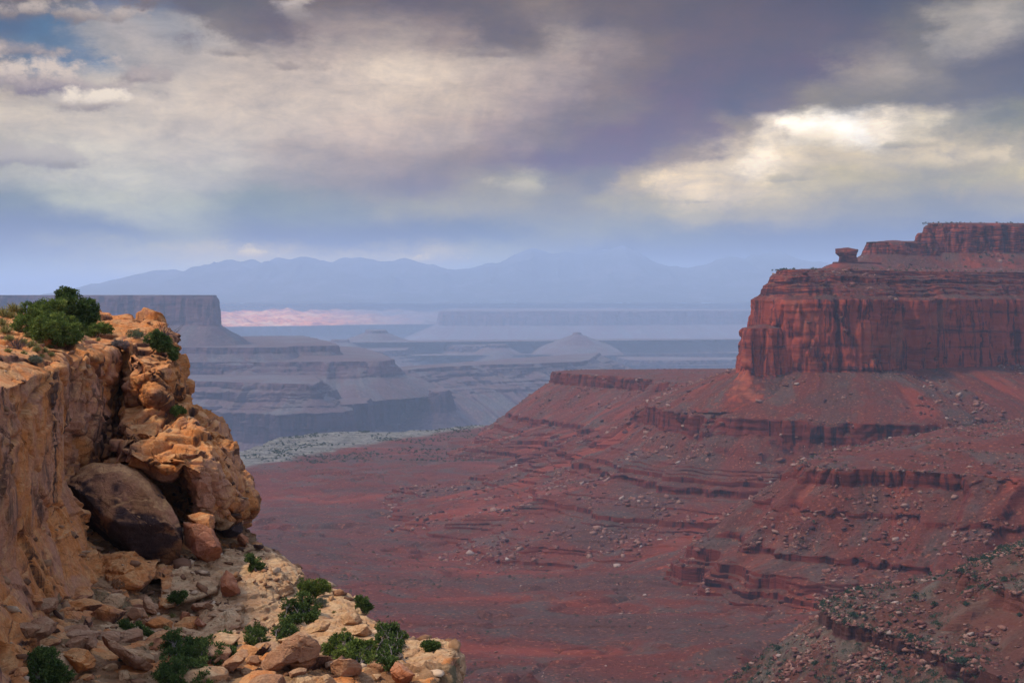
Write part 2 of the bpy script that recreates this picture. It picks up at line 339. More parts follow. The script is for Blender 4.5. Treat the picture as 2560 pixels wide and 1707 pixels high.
# ---------------------------------------------------------------- landforms swept from a rim line down through the strata
def landform(name, rim, cap, layers, mat, du=3.0, dz=2.0, top=150., rise=.06, plan=(10, 60), seed=1, mult=1.0, closed=False, gul=1.0, detail=1.0, rnd=8., far=1.0, hummock=2.2):
    rim = np.array([P(*r) for r in rim], float) if not closed else np.array(rim, float)
    seg = np.hypot(*np.diff(rim, axis=0).T); cum = np.r_[0, np.cumsum(seg)]
    n0 = int(cum[-1] / du * 1.0) + 2; s = np.linspace(0, cum[-1], n0)
    C = np.stack([np.interp(s, cum, rim[:, 0]), np.interp(s, cum, rim[:, 1])], 1); step = s[1] - s[0]
    C = gsm(C, rnd / step)
    def nrm(C):
        d = np.gradient(C, axis=0); d /= np.linalg.norm(d, axis=1)[:, None] + 1e-9
        return np.stack([d[:, 1], -d[:, 0]], 1)
    sg = [rnd, 30., 80., 200.]; sg = [max(v, rnd) for v in sg]
    Cs = [C] + [gsm(C, v / step) for v in sg[1:]]
    # shift the smoothed lines so that a nose keeps its place
    mid = Cs[2] + nrm(Cs[2]) * 200
    w = np.r_[0, np.cumsum(.5 * np.hypot(*np.diff(C, axis=0).T) + .5 * np.hypot(*np.diff(mid, axis=0).T))]
    nu = int(w[-1] / du) + 2; wt = np.linspace(0, w[-1], nu)
    Ns = [nrm(c) for c in Cs]
    rs = lambda a: np.stack([np.interp(wt, w, a[:, k]) for k in range(a.shape[1])], 1)
    Cs = [rs(c) for c in Cs]; Ns = [rs(c) for c in Ns]; Ns = [n / np.linalg.norm(n, axis=1)[:, None] for n in Ns]
    U = rs(s[:, None])[:, 0]
    # rows
    zs = [cap]; kinds = []; cots = []
    for (zb, kind, cot, *r) in layers:
        dzz = r[0] if r else dz; k = max(2, int(round((zs[-1] - zb) / dzz))); z0 = zs[-1]
        for i in range(k): zs.append(z0 + (zb - z0) * (i + 1) / k); kinds.append(kind); cots.append(cot)
    zs = np.array(zs); nv = len(zs); kinds = np.array(kinds); cots = np.array(cots)
    zm = .5 * (zs[1:] + zs[:-1]); UU, ZZ = np.meshgrid(U, zm, indexing='ij')
    mu = mult(Cs[0][:, 0][:, None], zm[None, :]) if callable(mult) else mult
    cot = np.broadcast_to(cots[None, :], UU.shape).copy()
    tal = (kinds != 'cliff')[None, :]
    pxy = Cs[0][:, None, :] * np.ones((1, len(zm), 1))
    def n3(sx, sz, s_, o=3): return fbm(st3(pxy[..., 0] / sx, pxy[..., 1] / sx, ZZ / sz), o, s_ + seed * 31)
    led = n3(190 * detail, 1.9 * detail, 5) * 1.0 + .3 * n3(14 * detail, 1.5 * detail, 8) + .25 * n3(60 * detail, 12 * detail, 9, 2)
    isl = (kinds == 'ledgy')[None, :]
    cot = np.where(isl, np.where(led > .02, .1, cot * (1 + .6 * (led < -.1))) , cot)
    cone = ss(n3(70 * detail, 90., 11), .28, .45)                              # talus cones bury the thin ledges
    isg = (kinds == 'ledge')[None, :]
    cot = np.where(isg, cot * (1 - cone) + 1.5 * cone + .25 * np.abs(n3(20, 2.5, 9)), cot)
    isc = (kinds == 'cliff')[None, :]
    cot = np.where(isc, cot + .5 * np.clip(n3(90 * detail, 5 * detail, 13), 0, 1) ** 2, cot)
    cot = np.where(tal & ~isg, cot * mu, cot)
    D = np.concatenate([np.zeros((nu, 1)), np.cumsum(cot * -np.diff(zs)[None, :], 1)], 1)
    Z = np.broadcast_to(zs[None, :], D.shape).copy()
    nk = 0
    # blend of smoothed base lines
    lv = np.interp(np.clip(np.abs(D) * .7, rnd, 200), sg if len(set(sg)) == 4 else [rnd, rnd + 20, rnd + 70, 260], [0, 1, 2, 3])
    k0 = np.clip(np.floor(lv).astype(int), 0, 2); fr = (lv - k0)[..., None]
    CC = np.stack(Cs, 0); NN = np.stack(Ns, 0); iu = np.arange(nu)[:, None] * np.ones_like(k0)
    B = CC[k0, iu] * (1 - fr) + CC[k0 + 1, iu] * fr; N = NN[k0, iu] * (1 - fr) + NN[k0 + 1, iu] * fr
    N /= np.linalg.norm(N, axis=-1, keepdims=True) + 1e-9
    # plan-form noise: alcoves and buttresses at the rim, gullies on the slopes
    q = st3(U[:, None] / plan[1], 0 * D, 0 * D + seed * 3.7)
    alc = fbm(q, 4, seed) * plan[0]
    XY = B + N * (D + alc)[..., None]
    kk = np.concatenate([['top'], kinds]); slope = np.isin(kk, ['talus', 'ledgy'])[None, :] * 1.0
    slope = gsm(slope.T.copy() * 1.0, 3).T; clf = gsm(np.isin(kk, ['cliff', 'ledge'])[None, :].T * 1.0, 1.5).T
    below = np.clip((cap - Z) / 60., 0, 1)
    ww = np.clip(D / 60., 0, 1)
    gq = st3(U[:, None] / 38. + 0 * D, D / 260., 0 * D + seed)
    disp = slope * ww * gul * (fbm(gq, 4, seed + 3, ridged=True) * 7)
    p3 = st3(XY[..., 0], XY[..., 1], Z)
    disp = disp + clf * (fbm(p3 / np.array([16, 16, 120.]) / detail, 4, seed + 7, ridged=True) * 4.5 * detail + fbm(p3 / np.array([60, 60, 4.]) / detail, 3, seed + 9) * 1.6 * detail)
    cq = st3(p3[..., 0] / (15 * detail), p3[..., 1] / (15 * detail), Z / (95. * detail)) + .25 * vn(p3 / (30. * detail), seed + 70)[..., None]
    va, vb, vc = voro(cq[:, :], seed + 71)
    disp = disp + clf * ((vc - .5) * 7.5 * detail - 3.5 * detail * (1 - ss(vb - va, 0, .12)))
    XY = XY + N * disp[..., None]
    p3 = st3(XY[..., 0], XY[..., 1], Z)
    Z = Z + (1 - clf) * (fbm(p3 / 22., 5, seed + 5, g=.6) * 2.8 + fbm(p3 / 6.0 / max(detail, .5), 3, seed + 16, g=.7) * 1.3 + fbm(p3[..., :] / 90, 2, seed + 6) * 4 * slope) * np.clip(np.abs(D) / 12, 0, 1)
    G = np.concatenate([XY, Z[..., None]], -1)
    G = G * far; cap = cap * far; du = du * far; top = top * far
    fan = fbm(st3(U[:, None] / 26. / detail + 0 * D, D / 170. + .6 * fbm(st3(U[:, None] / 60., D / 60., 0 * D), 2, seed), 0 * D + seed), 5, seed + 60, g=.6)
    # the flat top, filled inside the rim and roughened
    R0 = G[:, 0, :2]; stp = max(1, int(round(3 * du / (np.hypot(*np.diff(R0, axis=0).T).mean() + 1e-6))))
    R = R0[::1]
    ext = top
    sp = max(du * 2.5, 4); lo = R.min(0); hi = R.max(0)
    sp = max(sp, math.sqrt((hi - lo).prod() / 30000))
    gx, gy = np.meshgrid(np.arange(lo[0], hi[0], sp), np.arange(lo[1], hi[1], sp), indexing='ij')
    I = np.stack([gx.ravel(), gy.ravel()], 1) + (rng.random((gx.size, 2)) - .5) * sp * .6
    inside = np.zeros(len(I), bool); a = R; b2 = np.roll(R, -1, 0)
    for k in range(len(a)):
        (x1, y1), (x2, y2) = a[k], b2[k]
        if y1 == y2: continue
        c_ = ((y1 > I[:, 1]) != (y2 > I[:, 1])) & (I[:, 0] < (x2 - x1) * (I[:, 1] - y1) / (y2 - y1) + x1)
        inside ^= c_
    I = I[inside]
    if len(I):
        dm = np.full(len(I), 1e9)
        for k in range(0, len(R), 3): dm = np.minimum(dm, np.hypot(I[:, 0] - R[k, 0], I[:, 1] - R[k, 1]))
        I = I[dm > sp * .4]; dm = dm[dm > sp * .4]
    else: dm = np.zeros(0)
    verts = [Vector(v) for v in R] + [Vector(v) for v in I]; nR = len(R)
    res = geometry.delaunay_2d_cdt(verts, [], [list(range(nR))], 1, 1e-4)
    V2 = np.array([tuple(v) for v in res[0]]); orig = res[3]; zI = np.concatenate([G[:, 0, 2], cap + np.minimum(dm, top) * rise + fbm(st3(I[:, 0] / 25, I[:, 1] / 25, 0 * dm), 4, seed + 41) * hummock * np.clip(dm / 15, 0, 1)])
    Zc = np.array([zI[oo[0]] if oo else cap for oo in orig]); VT = np.concatenate([V2, Zc[:, None]], 1)
    tris = np.array([f for f in res[2] if len(f) == 3], int)
    qf = grid_faces(*G.shape[:2]); nb = G.shape[0] * G.shape[1]
    e1 = VT[tris[:, 1]] - VT[tris[:, 0]]; e2 = VT[tris[:, 2]] - VT[tris[:, 0]]
    dn = np.cross(e1, e2)[:, 2] < 0; tris[dn] = tris[dn][:, ::-1]
    me = bpy.data.meshes.new(name); V = np.concatenate([G.reshape(-1, 3), VT]).astype(np.float32)
    me.vertices.add(len(V)); me.vertices.foreach_set('co', V.ravel())
    qf = qf[:, ::-1]
    li = np.concatenate([qf.ravel(), (tris + nb).ravel()]).astype(np.int32)
    me.loops.add(len(li)); me.loops.foreach_set('vertex_index', li)
    me.polygons.add(len(qf) + len(tris))
    me.polygons.foreach_set('loop_start', np.concatenate([np.arange(len(qf)) * 4, len(qf) * 4 + np.arange(len(tris)) * 3]).astype(np.int32))
    me.update(calc_edges=True); me.validate()
    a_ = me.attributes.new('fan', 'FLOAT', 'POINT'); fv = np.zeros(len(me.vertices), np.float32); fv[:fan.size] = fan.ravel(); a_.data.foreach_set('value', fv)
    o = finish(me, name, mat)
    CAPS[name + str(seed)] = VT
    return o, G

LOWER = [(-155, 'talus', 1.55), (-181, 'ledge', .12, 1.3), (-208, 'talus', 1.6), (-234, 'ledgy', 2.1, .8), (-243, 'ledge', .1, 1.0), (-302, 'ledgy', 2.3, .7), (-345, 'talus', 3.5, 4)]
def build_terrain():
    st = {}
    st['main'] = landform('right_butte', [(2700,3700),(2300,3000),(2080,2500),(1990,2130),(1934,1950),(1965,1895),(2080,1905),(2250,1965),(2400,2030),(2560,2090),(2900,2200),(3400,2250)], 38,
        [(26, 'ledgy', .8, .8), (20, 'cliff', .1, 1.0), (2, 'ledgy', .55, .8), (-3, 'talus', 1.2, 1.0), (-97, 'cliff', .06, 2.0)] + LOWER, M_RED, top=260, rise=.05, du=2.6, seed=2, mult=lambda x, z: np.where(z > -160, 2.0, 1.15 + 1.6 * np.exp(-((x - 330) / 120.) ** 2) * (z < -240)), plan=(15, 95))
    st['buttress'] = landform('pillar_buttress', [(1905,2100),(1878,1950),(1856,1880),(1870,1850),(1930,1858),(2000,1900)], -40,
        [(-100, 'cliff', .12, 2.0), (-150, 'talus', 1.5)], M_RED, top=30, rise=.2, du=2, seed=5, rnd=5, plan=(5, 25))
    st['up1'] = landform('upper_cliff', [(2900,3700),(2600,3200),(2350,2850),(2318,2700),(2400,2680),(2560,2700),(2800,2740),(3200,2700)], 143,
        [(138, 'ledgy', 1.2), (86, 'cliff', .12), (30, 'talus', 1.9)], M_RED, top=300, rise=.01, seed=7, plan=(8, 80))
    st['up2'] = landform('upper_cliff_step', [(2600,3200),(2300,2850),(2185,2700),(2165,2620),(2250,2625),(2330,2680),(2420,2760),(2600,2900)], 104,
        [(80, 'cliff', .35), (30, 'talus', 1.9)], M_RED, top=120, rise=.12, seed=9, plan=(6, 50))
    st['up3'] = landform('upper_cliff_shoulder', [(2600,3200),(2360,2900),(2285,2690),(2325,2670),(2370,2720),(2500,2900)], 124,
        [(82, 'cliff', .3), (60, 'talus', 1.9)], M_RED, top=100, rise=.02, seed=10, plan=(6, 50))
    st['shoulder'] = landform('shoulder_mesa', [(2150,3080),(1800,3010),(1600,2985),(1450,2970),(1376,2895),(1430,2800),(1560,2710),(1680,2520),(1800,2330),(1900,2250)], -151,
        [(-174, 'ledge', .1, 1.5), (-234, 'talus', 1.8), (-243, 'ledge', .1, 1.2), (-302, 'ledgy', 3.2, .7), (-345, 'talus', 4, 4)], M_RED, top=200, rise=.01, seed=12, plan=(8, 60), mult=1.1)
    st['mound'] = landform('shoulder_mound', [(2150,2620),(2100,2560),(2078,2500),(2110,2480),(2150,2490),(2200,2560)], 64,
        [(61, 'ledgy', .6, 1), (30, 'talus', 2.0)], M_RED, top=60, rise=.05, seed=61, plan=(3, 40))
    # nearer spurs on the right
    st['spur1'] = landform('near_spur', [(2900,2000),(2350,1600),(2080,1380),(2000,1275),(2080,1235),(2250,1225),(2420,1195),(2560,1170),(2900,1080),(3400,1000)], -150,
        [(-164, 'ledge', .1, 1.0), (-183, 'talus', 1.5), (-188, 'ledge', .15, .8), (-216, 'talus', 1.7), (-222, 'ledge', .1, .8), (-262, 'ledgy', 2.3, .6), (-300, 'talus', 4, 3)], M_RED, top=200, rise=.12, hummock=6., du=2.0, dz=1.4, seed=15, plan=(6, 45))
    st['spur1top'] = landform('near_spur_talus', [(3400,1900),(3000,1560),(2790,1400),(2760,1330),(2900,1280),(3400,1200)], -60,
        [(-90, 'cliff', .3), (-168, 'talus', 1.75)], M_RED, top=80, rise=.1, du=2.0, dz=1.4, seed=17, plan=(6, 45))
    st['spur2'] = landform('nearest_slope', [(3300,1100),(2750,860),(2450,760),(2140,715),(2050,680),(2110,650),(2250,625),(2380,590),(2560,545),(2900,470),(3400,400)], -150,
        [(-157, 'ledge', .15, .6), (-215, 'talus', 1.35, 1), (-219, 'ledge', .2, .6), (-265, 'talus', 1.9, 1)], M_NEAR, top=90, rise=.26, hummock=9., du=1.2, dz=1.0, seed=19, plan=(5, 22), detail=.5)
    st['spur3'] = landform('nearest_ledge', [(3300,1150),(2800,860),(2500,700),(2400,655),(2440,640),(2520,618),(2620,590),(2900,540),(3400,480)], -128,
        [(-137, 'ledge', .1, .6), (-172, 'talus', 1.45, 1)], M_NEAR, top=120, rise=.42, hummock=9., du=1.2, dz=1.0, seed=23, plan=(4, 20), detail=.5)
    # left distance
    L2 = [(-150, 'talus', 1.6), (-160, 'cliff', .1), (-300, 'ledgy', 1.5), (-430, 'talus', 1.0, 6)]
    st['lmesa'] = landform('left_mesa', [(-1200,5600),(-300,4750),(0,4550),(300,4480),(460,4450),(537,4400),(541,4560),(505,5300),(450,6500)], 9,
        [(0, 'ledgy', .8), (-86, 'cliff', .1, 3)] + L2, M_FAR, top=500, rise=.002, du=6, dz=4, seed=31, plan=(16, 120), rnd=14, far=KL)
    st['lridge'] = landform('left_ridge', [(-500,4300),(0,4250),(400,4280),(640,4260),(715,4300),(735,4400),(820,4400),(850,4450),(820,4900),(760,5600)], -150,
        [(-168, 'ledge', .1), (-200, 'talus', 1.3), (-212, 'ledge', .1), (-300, 'ledgy', 1.5), (-430, 'talus', 1.2, 6)], M_FAR, top=150, rise=.02, du=5, dz=3, seed=33, plan=(12, 80), far=KL)
    st['lridge2'] = landform('left_ridge_step', [(-300,4200),(300,4200),(700,4230),(860,4250),(960,4280),(985,4380),(960,4800),(900,5500)], -192,
        [(-205, 'ledge', .1), (-240, 'ledgy', 1.0), (-300, 'talus', 2.6)], M_FAR, top=150, rise=.08, du=5, dz=3, seed=35, plan=(12, 80), far=KL)
    st['lbutte'] = landform('low_butte', [(200,4200),(420,3950),(560,3860),(700,3790),(788,3760),(802,3880),(780,4200)], -230,
        [(-245, 'ledge', .1), (-296, 'ledgy', 1.5), (-304, 'talus', 4), (-380, 'cliff', .2), (-440, 'talus', 1.2, 5)], M_FAR, top=120, rise=.01, du=5, dz=2, seed=37, plan=(8, 60), far=KL)
    st['lrim'] = landform('inner_rim_cliff', [(-200,3700),(300,3750),(600,3800),(760,3830),(860,3850),(925,3900),(920,4050),(935,4250),(1010,4400),(1060,4800),(1300,6000)], -292,
        [(-385, 'cliff', .12), (-440, 'talus', 1.6, 5)], M_FAR, top=500, rise=.02, du=5, dz=3, seed=39, plan=(14, 90), far=KL)
    st['fin'] = landform('inner_fin_butte', [(980,4900),(1040,4500),(1085,4260),(1112,4250),(1120,4350),(1090,4700),(1060,5000)], -283,
        [(-345, 'cliff', .3), (-440, 'talus', 1.4, 5)], M_FAR, top=12, rise=.1, du=4, dz=3, seed=41, plan=(10, 50), rnd=6, far=KL)
    st['tilt'] = landform('tilted_bench', [(800,4500),(960,4560),(1080,4850),(1200,5050),(1330,5150),(1440,5300),(1475,5500),(1500,6200)], -240,
        [(-250, 'ledge', .2), (-330, 'ledgy', 2.2), (-440, 'talus', 1.8, 5)], M_FAR, top=500, rise=.008, du=6, dz=2.5, seed=43, plan=(14, 90), far=KL)
    st['band'] = landform('far_bench_band', [(600,5600),(950,5850),(1100,5950),(1400,5950),(1700,5950),(1810,6050),(1850,6300),(2200,6200)], -236,
        [(-270, 'cliff', .25), (-440, 'talus', 2.5, 6)], M_FAR, top=900, rise=.004, du=8, dz=3, seed=45, plan=(20, 140), far=KM)
    st['peak'] = landform('pyramid_butte', [(1438,6080),(1433,6010),(1443,5990),(1453,6010),(1450,6080)], -148,
        [(-156, 'cliff', .3), (-240, 'talus', 2.7)], M_FAR, top=4, rise=.1, du=5, dz=3, seed=47, plan=(3, 60), rnd=5, far=KM)
    st['lowb'] = landform('low_far_butte', [(1110,6400),(1125,6000),(1150,5960),(1250,5960),(1268,6010),(1262,6400)], -203,
        [(-228, 'cliff', .5), (-250, 'talus', 2.2)], M_FAR, top=80, rise=.02, du=5, dz=3, seed=49, plan=(8, 60), far=KM)
    st['fbench'] = landform('far_shelf', [(300,5700),(650,6000),(780,6150),(900,6250),(1100,6300),(1500,6450),(2300,6600)], -188,
        [(-200, 'ledge', .2), (-260, 'talus', 3.2)], M_FAR, top=900, rise=.0, du=8, dz=3, seed=51, plan=(25, 200), far=KM)
    st['knob'] = landform('far_knob', [(915,6500),(918,6300),(932,6270),(955,6275),(965,6320),(965,6500)], -146,
        [(-158, 'cliff', .2), (-200, 'talus', 2.6)], M_FAR, top=12, rise=.02, du=5, dz=3, seed=53, plan=(3, 40), rnd=6, far=KM)
    st['lowb2'] = landform('low_far_mesa', [(560,6200),(690,5700),(720,5640),(840,5600),(960,5640),(1010,5720),(1030,6200)], -212,
        [(-232, 'cliff', .4), (-262, 'ledgy', 1.6), (-300, 'talus', 2.2)], M_FAR, top=80, rise=.0, du=5, dz=3, seed=63, plan=(16, 90), far=KM)
    st['lowb3'] = landform('low_far_mesa', [(1540,5900),(1570,5600),(1600,5560),(1720,5540),(1800,5600),(1900,5700),(2100,5800)], -246,
        [(-268, 'cliff', .4), (-300, 'ledgy', 1.6), (-340, 'talus', 2.2)], M_FAR, top=80, rise=.0, du=5, dz=3, seed=65, plan=(16, 90), far=KM)
    st['peak2'] = landform('small_far_butte', [(1222,6000),(1214,5900),(1226,5870),(1262,5880),(1268,5930),(1262,6000)], -196,
        [(-208, 'cliff', .3), (-260, 'talus', 2.3)], M_FAR, top=10, rise=.0, du=4, dz=3, seed=67, plan=(4, 40), rnd=6, far=KM)
    st['knob2'] = landform('small_far_butte', [(832,6000),(826,5900),(840,5880),(868,5885),(872,5940),(868,6000)], -176,
        [(-186, 'cliff', .3), (-240, 'talus', 2.4)], M_FAR, top=10, rise=.0, du=4, dz=3, seed=69, plan=(4, 40), rnd=6, far=KM)
    st['step'] = landform('far_canyon_step', [(700,5200),(1050,5350),(1230,5450),(1500,5480),(1760,5500),(2200,5700)], -262,
        [(-280, 'cliff', .3), (-310, 'ledgy', 1.6), (-430, 'talus', 2.2, 6)], M_FAR, top=400, rise=.002, du=7, dz=3, seed=71, plan=(30, 160), far=KM)
    st['mid'] = landform('middle_mesa', [(1130,9500),(1102,7600),(1104,7020),(1300,6980),(1500,7050),(1750,7250),(1900,7350),(2400,7400)], -66,
        [(-74, 'ledgy', .6), (-136, 'cliff', .15, 4), (-262, 'talus', 2.4, 5)], M_FAR, top=1500, rise=.0, du=8, dz=4, seed=55, plan=(22, 150), rnd=14, far=K)
    st['back'] = landform('back_mesa', [(200,6400),(560,6700),(700,6800),(820,7150),(950,7450),(1100,7600),(1300,7700)], -138,
        [(-190, 'cliff', .2, 4), (-270, 'talus', 2.4, 5)], M_FAR, top=900, rise=.0, du=8, dz=4, seed=57, plan=(22, 150), rnd=14, far=K)
    names = {'main': ('mesa', 'tall red butte'), }
    for k, (o, G) in st.items():
        o['kind'] = 'structure'
        o.name = {'main': 'mesa', 'shoulder': 'mesa', 'lmesa': 'mesa', 'mid': 'mesa', 'back': 'mesa'}.get(k, 'rock_terrain')
    # canyon floor
    nx, ny = 620, 900
    pxs = np.linspace(-700, 3300, nx); v = np.linspace(0, 1, ny)
    Ys = 420 * (4300 / 420.) ** v
    PX, YY = np.meshgrid(pxs, Ys, indexing='ij'); XX = (PX - HX) / F * YY
    z = -300 + 55 * ss(YY, 1900, 900) + 14 * ss(XX, 100, 500) * ss(YY, 1700, 1200)
    p = st3(XX, YY, 0 * XX)
    z = z + fbm(p / np.array([420., 260., 1.]), 4, 77) * 20 * ss(YY, 3200, 2300) + fbm(p / 30., 4, 78) * 1.6 + fbm(p / 90., 3, 79, ridged=True) * 2.5
    zb = np.floor(z / 5.0) * 5.0; fr = (z - zb) / 5.0; t2 = ss(fbm(p / 140., 3, 81), -.1, .1) * .9
    z = z * (1 - t2) + (zb + 5 * ss(fr, .7, .8)) * t2
    wash = ss(1 - np.abs(vn(p / np.array([260., 330., 1.]) + 1.2 * fbm(p / 160., 4, 87)[..., None], 88)), .93, .995) + .6 * ss(1 - np.abs(vn(p / 110. + .8 * fbm(p / 60., 3, 89)[..., None], 91)), .95, .995)
    z = z - 2.6 * wash
    rimY = np.interp((PX), [-700, 400, 610, 700, 800, 1000, 1300, 3300], [2300, 2450, 2780, 3050, 3120, 3150, 3400, 3600]) + fbm(p / 120., 4, 80) * 60
    e = YY - rimY
    z = z - 14 * ss(e, 0, 14) - 100 * ss(e, 12, 50) - 140 * ss(e, 50, 300) - 700 * ss(e, 150, 900)
    nearY = np.interp(PX, [-700, 600, 960, 1250, 3300], [2300, 2420, 2950, 3300, 3500]) + fbm(p / 90., 3, 83) * 90
    pale = ss(YY - nearY, -40, 40) * ss(e, 30, -5)
    o = grid_mesh('canyon_floor', st3(XX, YY, z), M_RED, flip=False, attrs={'pale': pale, 'fan': .75 * fbm(st3(XX / 300. + .5 * fbm(p / 200., 3, 85), YY / 75. + XX / 240., 0 * XX), 5, 86, g=.6) + .05 + .3 * wash}); o['kind'] = 'structure'
    st['floor'] = (o, st3(XX, YY, z))
    # deep ground to the horizon
    nx, ny = 200, 160
    XX, YY = np.meshgrid(np.linspace(-1, 1, nx), np.linspace(0, 1, ny), indexing='ij')
    YY2 = -3000 + 95000 * YY ** 2; XX2 = XX * (3000 + YY2.clip(0) * 1.2)
    z = -1210 + fbm(st3(XX2 / 900, YY2 / 900, 0 * XX), 4, 90) * 14
    z = np.where(YY2 < 1500, -1210, z)
    o = grid_mesh('ground', st3(XX2, YY2, z), M_FAR); o['kind'] = 'structure'
    # slickrock domes
    nx, ny = 520, 420
    PX, YY = np.meshgrid(np.linspace(-500, 2900, nx), np.linspace(0, 1, ny), indexing='ij')
    YY = 7800 + 3100 * YY ** 1.2; XX = (PX - HX) / F * YY
    base = np.interp(YY, [7800, 8100, 9100, 10900], [-300, -160, -100, -48])
    p = st3(XX, YY, 0 * XX)
    amp = np.interp(YY, [8000, 9500, 12000, 16500], [42, 36, 22, 12])
    dom = fbm(p / np.array([150, 230, 1.]), 5, 95, g=.62, ridged=True)
    z = base + amp * dom + fbm(p / 700., 3, 96) * 12
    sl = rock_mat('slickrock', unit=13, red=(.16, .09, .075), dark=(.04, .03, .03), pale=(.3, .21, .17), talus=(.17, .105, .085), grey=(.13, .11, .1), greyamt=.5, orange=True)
    sun_ = ss(fbm(st3(XX / 900., YY / 500., 0 * XX), 3, 97) * 160 + (740 - PX) - (YY - 8900) * .08, -240, 120)  # mask for the sunlight painted into the slickrock colour
    o = grid_mesh('slickrock_terrain', st3(XX, YY, z) * 2.9, sl, attrs={'pale': sun_}); o['kind'] = 'structure'  # whole slickrock sheet scaled about the camera, like the far mesas
    # mountain range
    sil = np.array([(-900,760),(-200,752),(60,744),(150,736),(200,728),(240,712),(300,695),(350,683),(415,672),(460,676),(500,668),(545,652),(580,650),(605,655),(635,648),(660,660),(690,642),(720,648),(770,642),(800,652),(830,655),(850,648),(890,641),(930,650),(960,655),(1000,645),(1015,643),(1040,655),(1080,660),(1115,671),(1160,670),(1250,655),(1290,635),(1330,621),(1350,622),(1380,635),(1410,628),(1440,634),(1470,632),(1490,625),(1520,623),(1550,613),(1590,630),(1640,655),(1680,665),(1715,668),(1760,660),(1800,645),(1840,640),(1860,648),(1880,636),(1920,632),(1960,635),(2000,648),(2040,655),(2100,660),(2400,690),(3400,740)], float)
    nx, ny = 900, 161
    YM = 33500.
    px = np.linspace(-900, 3400, nx); hz = np.interp(px, sil[:, 0], sil[:, 1]); hz = gsm(hz[:, None], .9)[:, 0] + 5.0 * fbm(st3(px / 26., 0 * px, 0 * px), 4, 99)
    H = (HZ - hz) / F * YM + 40
    q = np.linspace(-1, 1, ny)
    PX, Q = np.meshgrid(px, q, indexing='ij'); XX = (PX - HX) / F * YM * (1 + 0 * Q)
    p = st3(XX / 1700, Q * 2.2, 0 * Q)
    wd = 7000 * np.sign(Q) * np.abs(Q) ** 1.15
    prof = (1 - np.abs(Q)) ** 1.35
    gl = fbm(st3(XX / 1000, Q * 3.2, 0 * Q), 5, 101, ridged=True)
    z = -95 + (H[:, None] + 50) * prof * (1 + .45 * gl * ss(np.abs(Q), .02, .3)) + 20 * fbm(p * 5, 4, 103) * ss(np.abs(Q), 0, .15)
    YY = YM + wd + 120 * fbm(st3(XX / 1500, Q, 0 * Q), 3, 105)
    mm = rock_mat('mountain_rock', unit=18, red=(.05, .05, .055), dark=(.015, .02, .025), pale=(.16, .15, .15), talus=(.035, .045, .035), grey=(.08, .08, .08))
    o = grid_mesh('mountains', st3(XX, YY, z), mm); o['kind'] = 'structure'
    return st
ST = build_terrain()
# ---------------------------------------------------------------- the near cliff and its boulders
def sand_mat(name, base=(.50,.165,.038), pale=(.56,.285,.105), dark=(.035,.018,.013), varn=.5, streak=1.0, palef=.5, lay=1.0, pink=(.40,.17,.085)):
    m = bpy.data.materials.new(name); m.use_nodes = True; t = NT(m.node_tree)
    b = t.n['Principled BSDF']; b.inputs['Roughness'].default_value = .9; b.inputs['Specular IOR Level'].default_value = .2
    g = t.node('ShaderNodeNewGeometry'); p = g.outputs['Position']; x, y, z = t.xyz(p); nz = t.xyz(g.outputs['Normal'])[2]
    big = t.noise(p, .28, 5, .62, .4); med = t.noise(p, 1.1, 6, .65, .3); fin = t.noise(p, 6.0, 6, .7)
    c = t.mix(t.mr(big, .42, .6), base, pink)
    c = t.mix(t.m('MULTIPLY', t.mr(med, .48, .66), palef), c, pale)
    wz = t.m('ADD', z, t.m('MULTIPLY', t.m('SUBTRACT', t.noise(p, .35, 3), .5), 1.6))
    lines = t.noise(t.comb(t.m('MULTIPLY', x, .25), t.m('MULTIPLY', y, .25), t.m('MULTIPLY', wz, 5.5)), 1.0, 5, .65)
    c = t.mix(t.m('MULTIPLY', t.mr(lines, .56, .7), .5 * lay), c, pale)
    c = t.mix(t.m('MULTIPLY', t.mr(lines, .42, .3), .6 * lay), c, tuple(v * .4 for v in base))
    stv = t.noise(t.comb(t.m('MULTIPLY', x, .9), t.m('MULTIPLY', y, .62), t.m('MULTIPLY', z, .08)), 1.0, 6, .68, .5)
    gate = t.noise(p, .16, 3, .5, .2)
    vert = t.mr(nz, .55, .15)
    sf = t.m('MULTIPLY', t.m('MULTIPLY', t.mr(stv, .49, .6), vert), t.m('MULTIPLY', t.mr(gate, .4, .56), streak), clamp=True)
    c = t.mix(sf, c, dark)
    vf = t.m('MULTIPLY', t.mr(t.noise(p, .33, 6, .6, .8), .60 - .2 * varn, .68 - .17 * varn), t.m('MULTIPLY', t.mr(nz, .3 + .4 * varn, .1 + .25 * varn), min(.95, varn * 1.6)), clamp=True)
    c = t.mix(vf, c, tuple(v * 1.2 for v in dark))
    c = t.mix(t.m('MULTIPLY', t.mr(nz, .45, .85), .75), c, t.mix(t.mr(med, .4, .6), pale, base))
    k = t.mr(fin, .3, .7, .78, 1.16)
    c = t.vm('MULTIPLY', c, t.comb(k, k, k))
    t.put(b.inputs['Base Color'], c)
    bp = t.node('ShaderNodeBump'); bp.inputs['Strength'].default_value = .85; bp.inputs['Distance'].default_value = .16
    cr = t.vor(t.vm('ADD', p, t.vm('MULTIPLY', t.noise(p, 1.5, 4, out=1), (.8, .8, .8))), .9, 'DISTANCE_TO_EDGE')
    h = t.m('ADD', t.m('ADD', t.m('MULTIPLY', fin, .6), t.m('MULTIPLY', lines, .8 * lay)), t.m('ADD', t.m('MULTIPLY', med, 1.0), t.m('MULTIPLY', t.mr(cr, 0, .05), .25)))
    t.put(bp.inputs['Height'], h); t.l.new(bp.outputs[0], b.inputs['Normal'])
    return m
M_SAND = sand_mat('orange_sandstone', varn=.45, streak=.9)
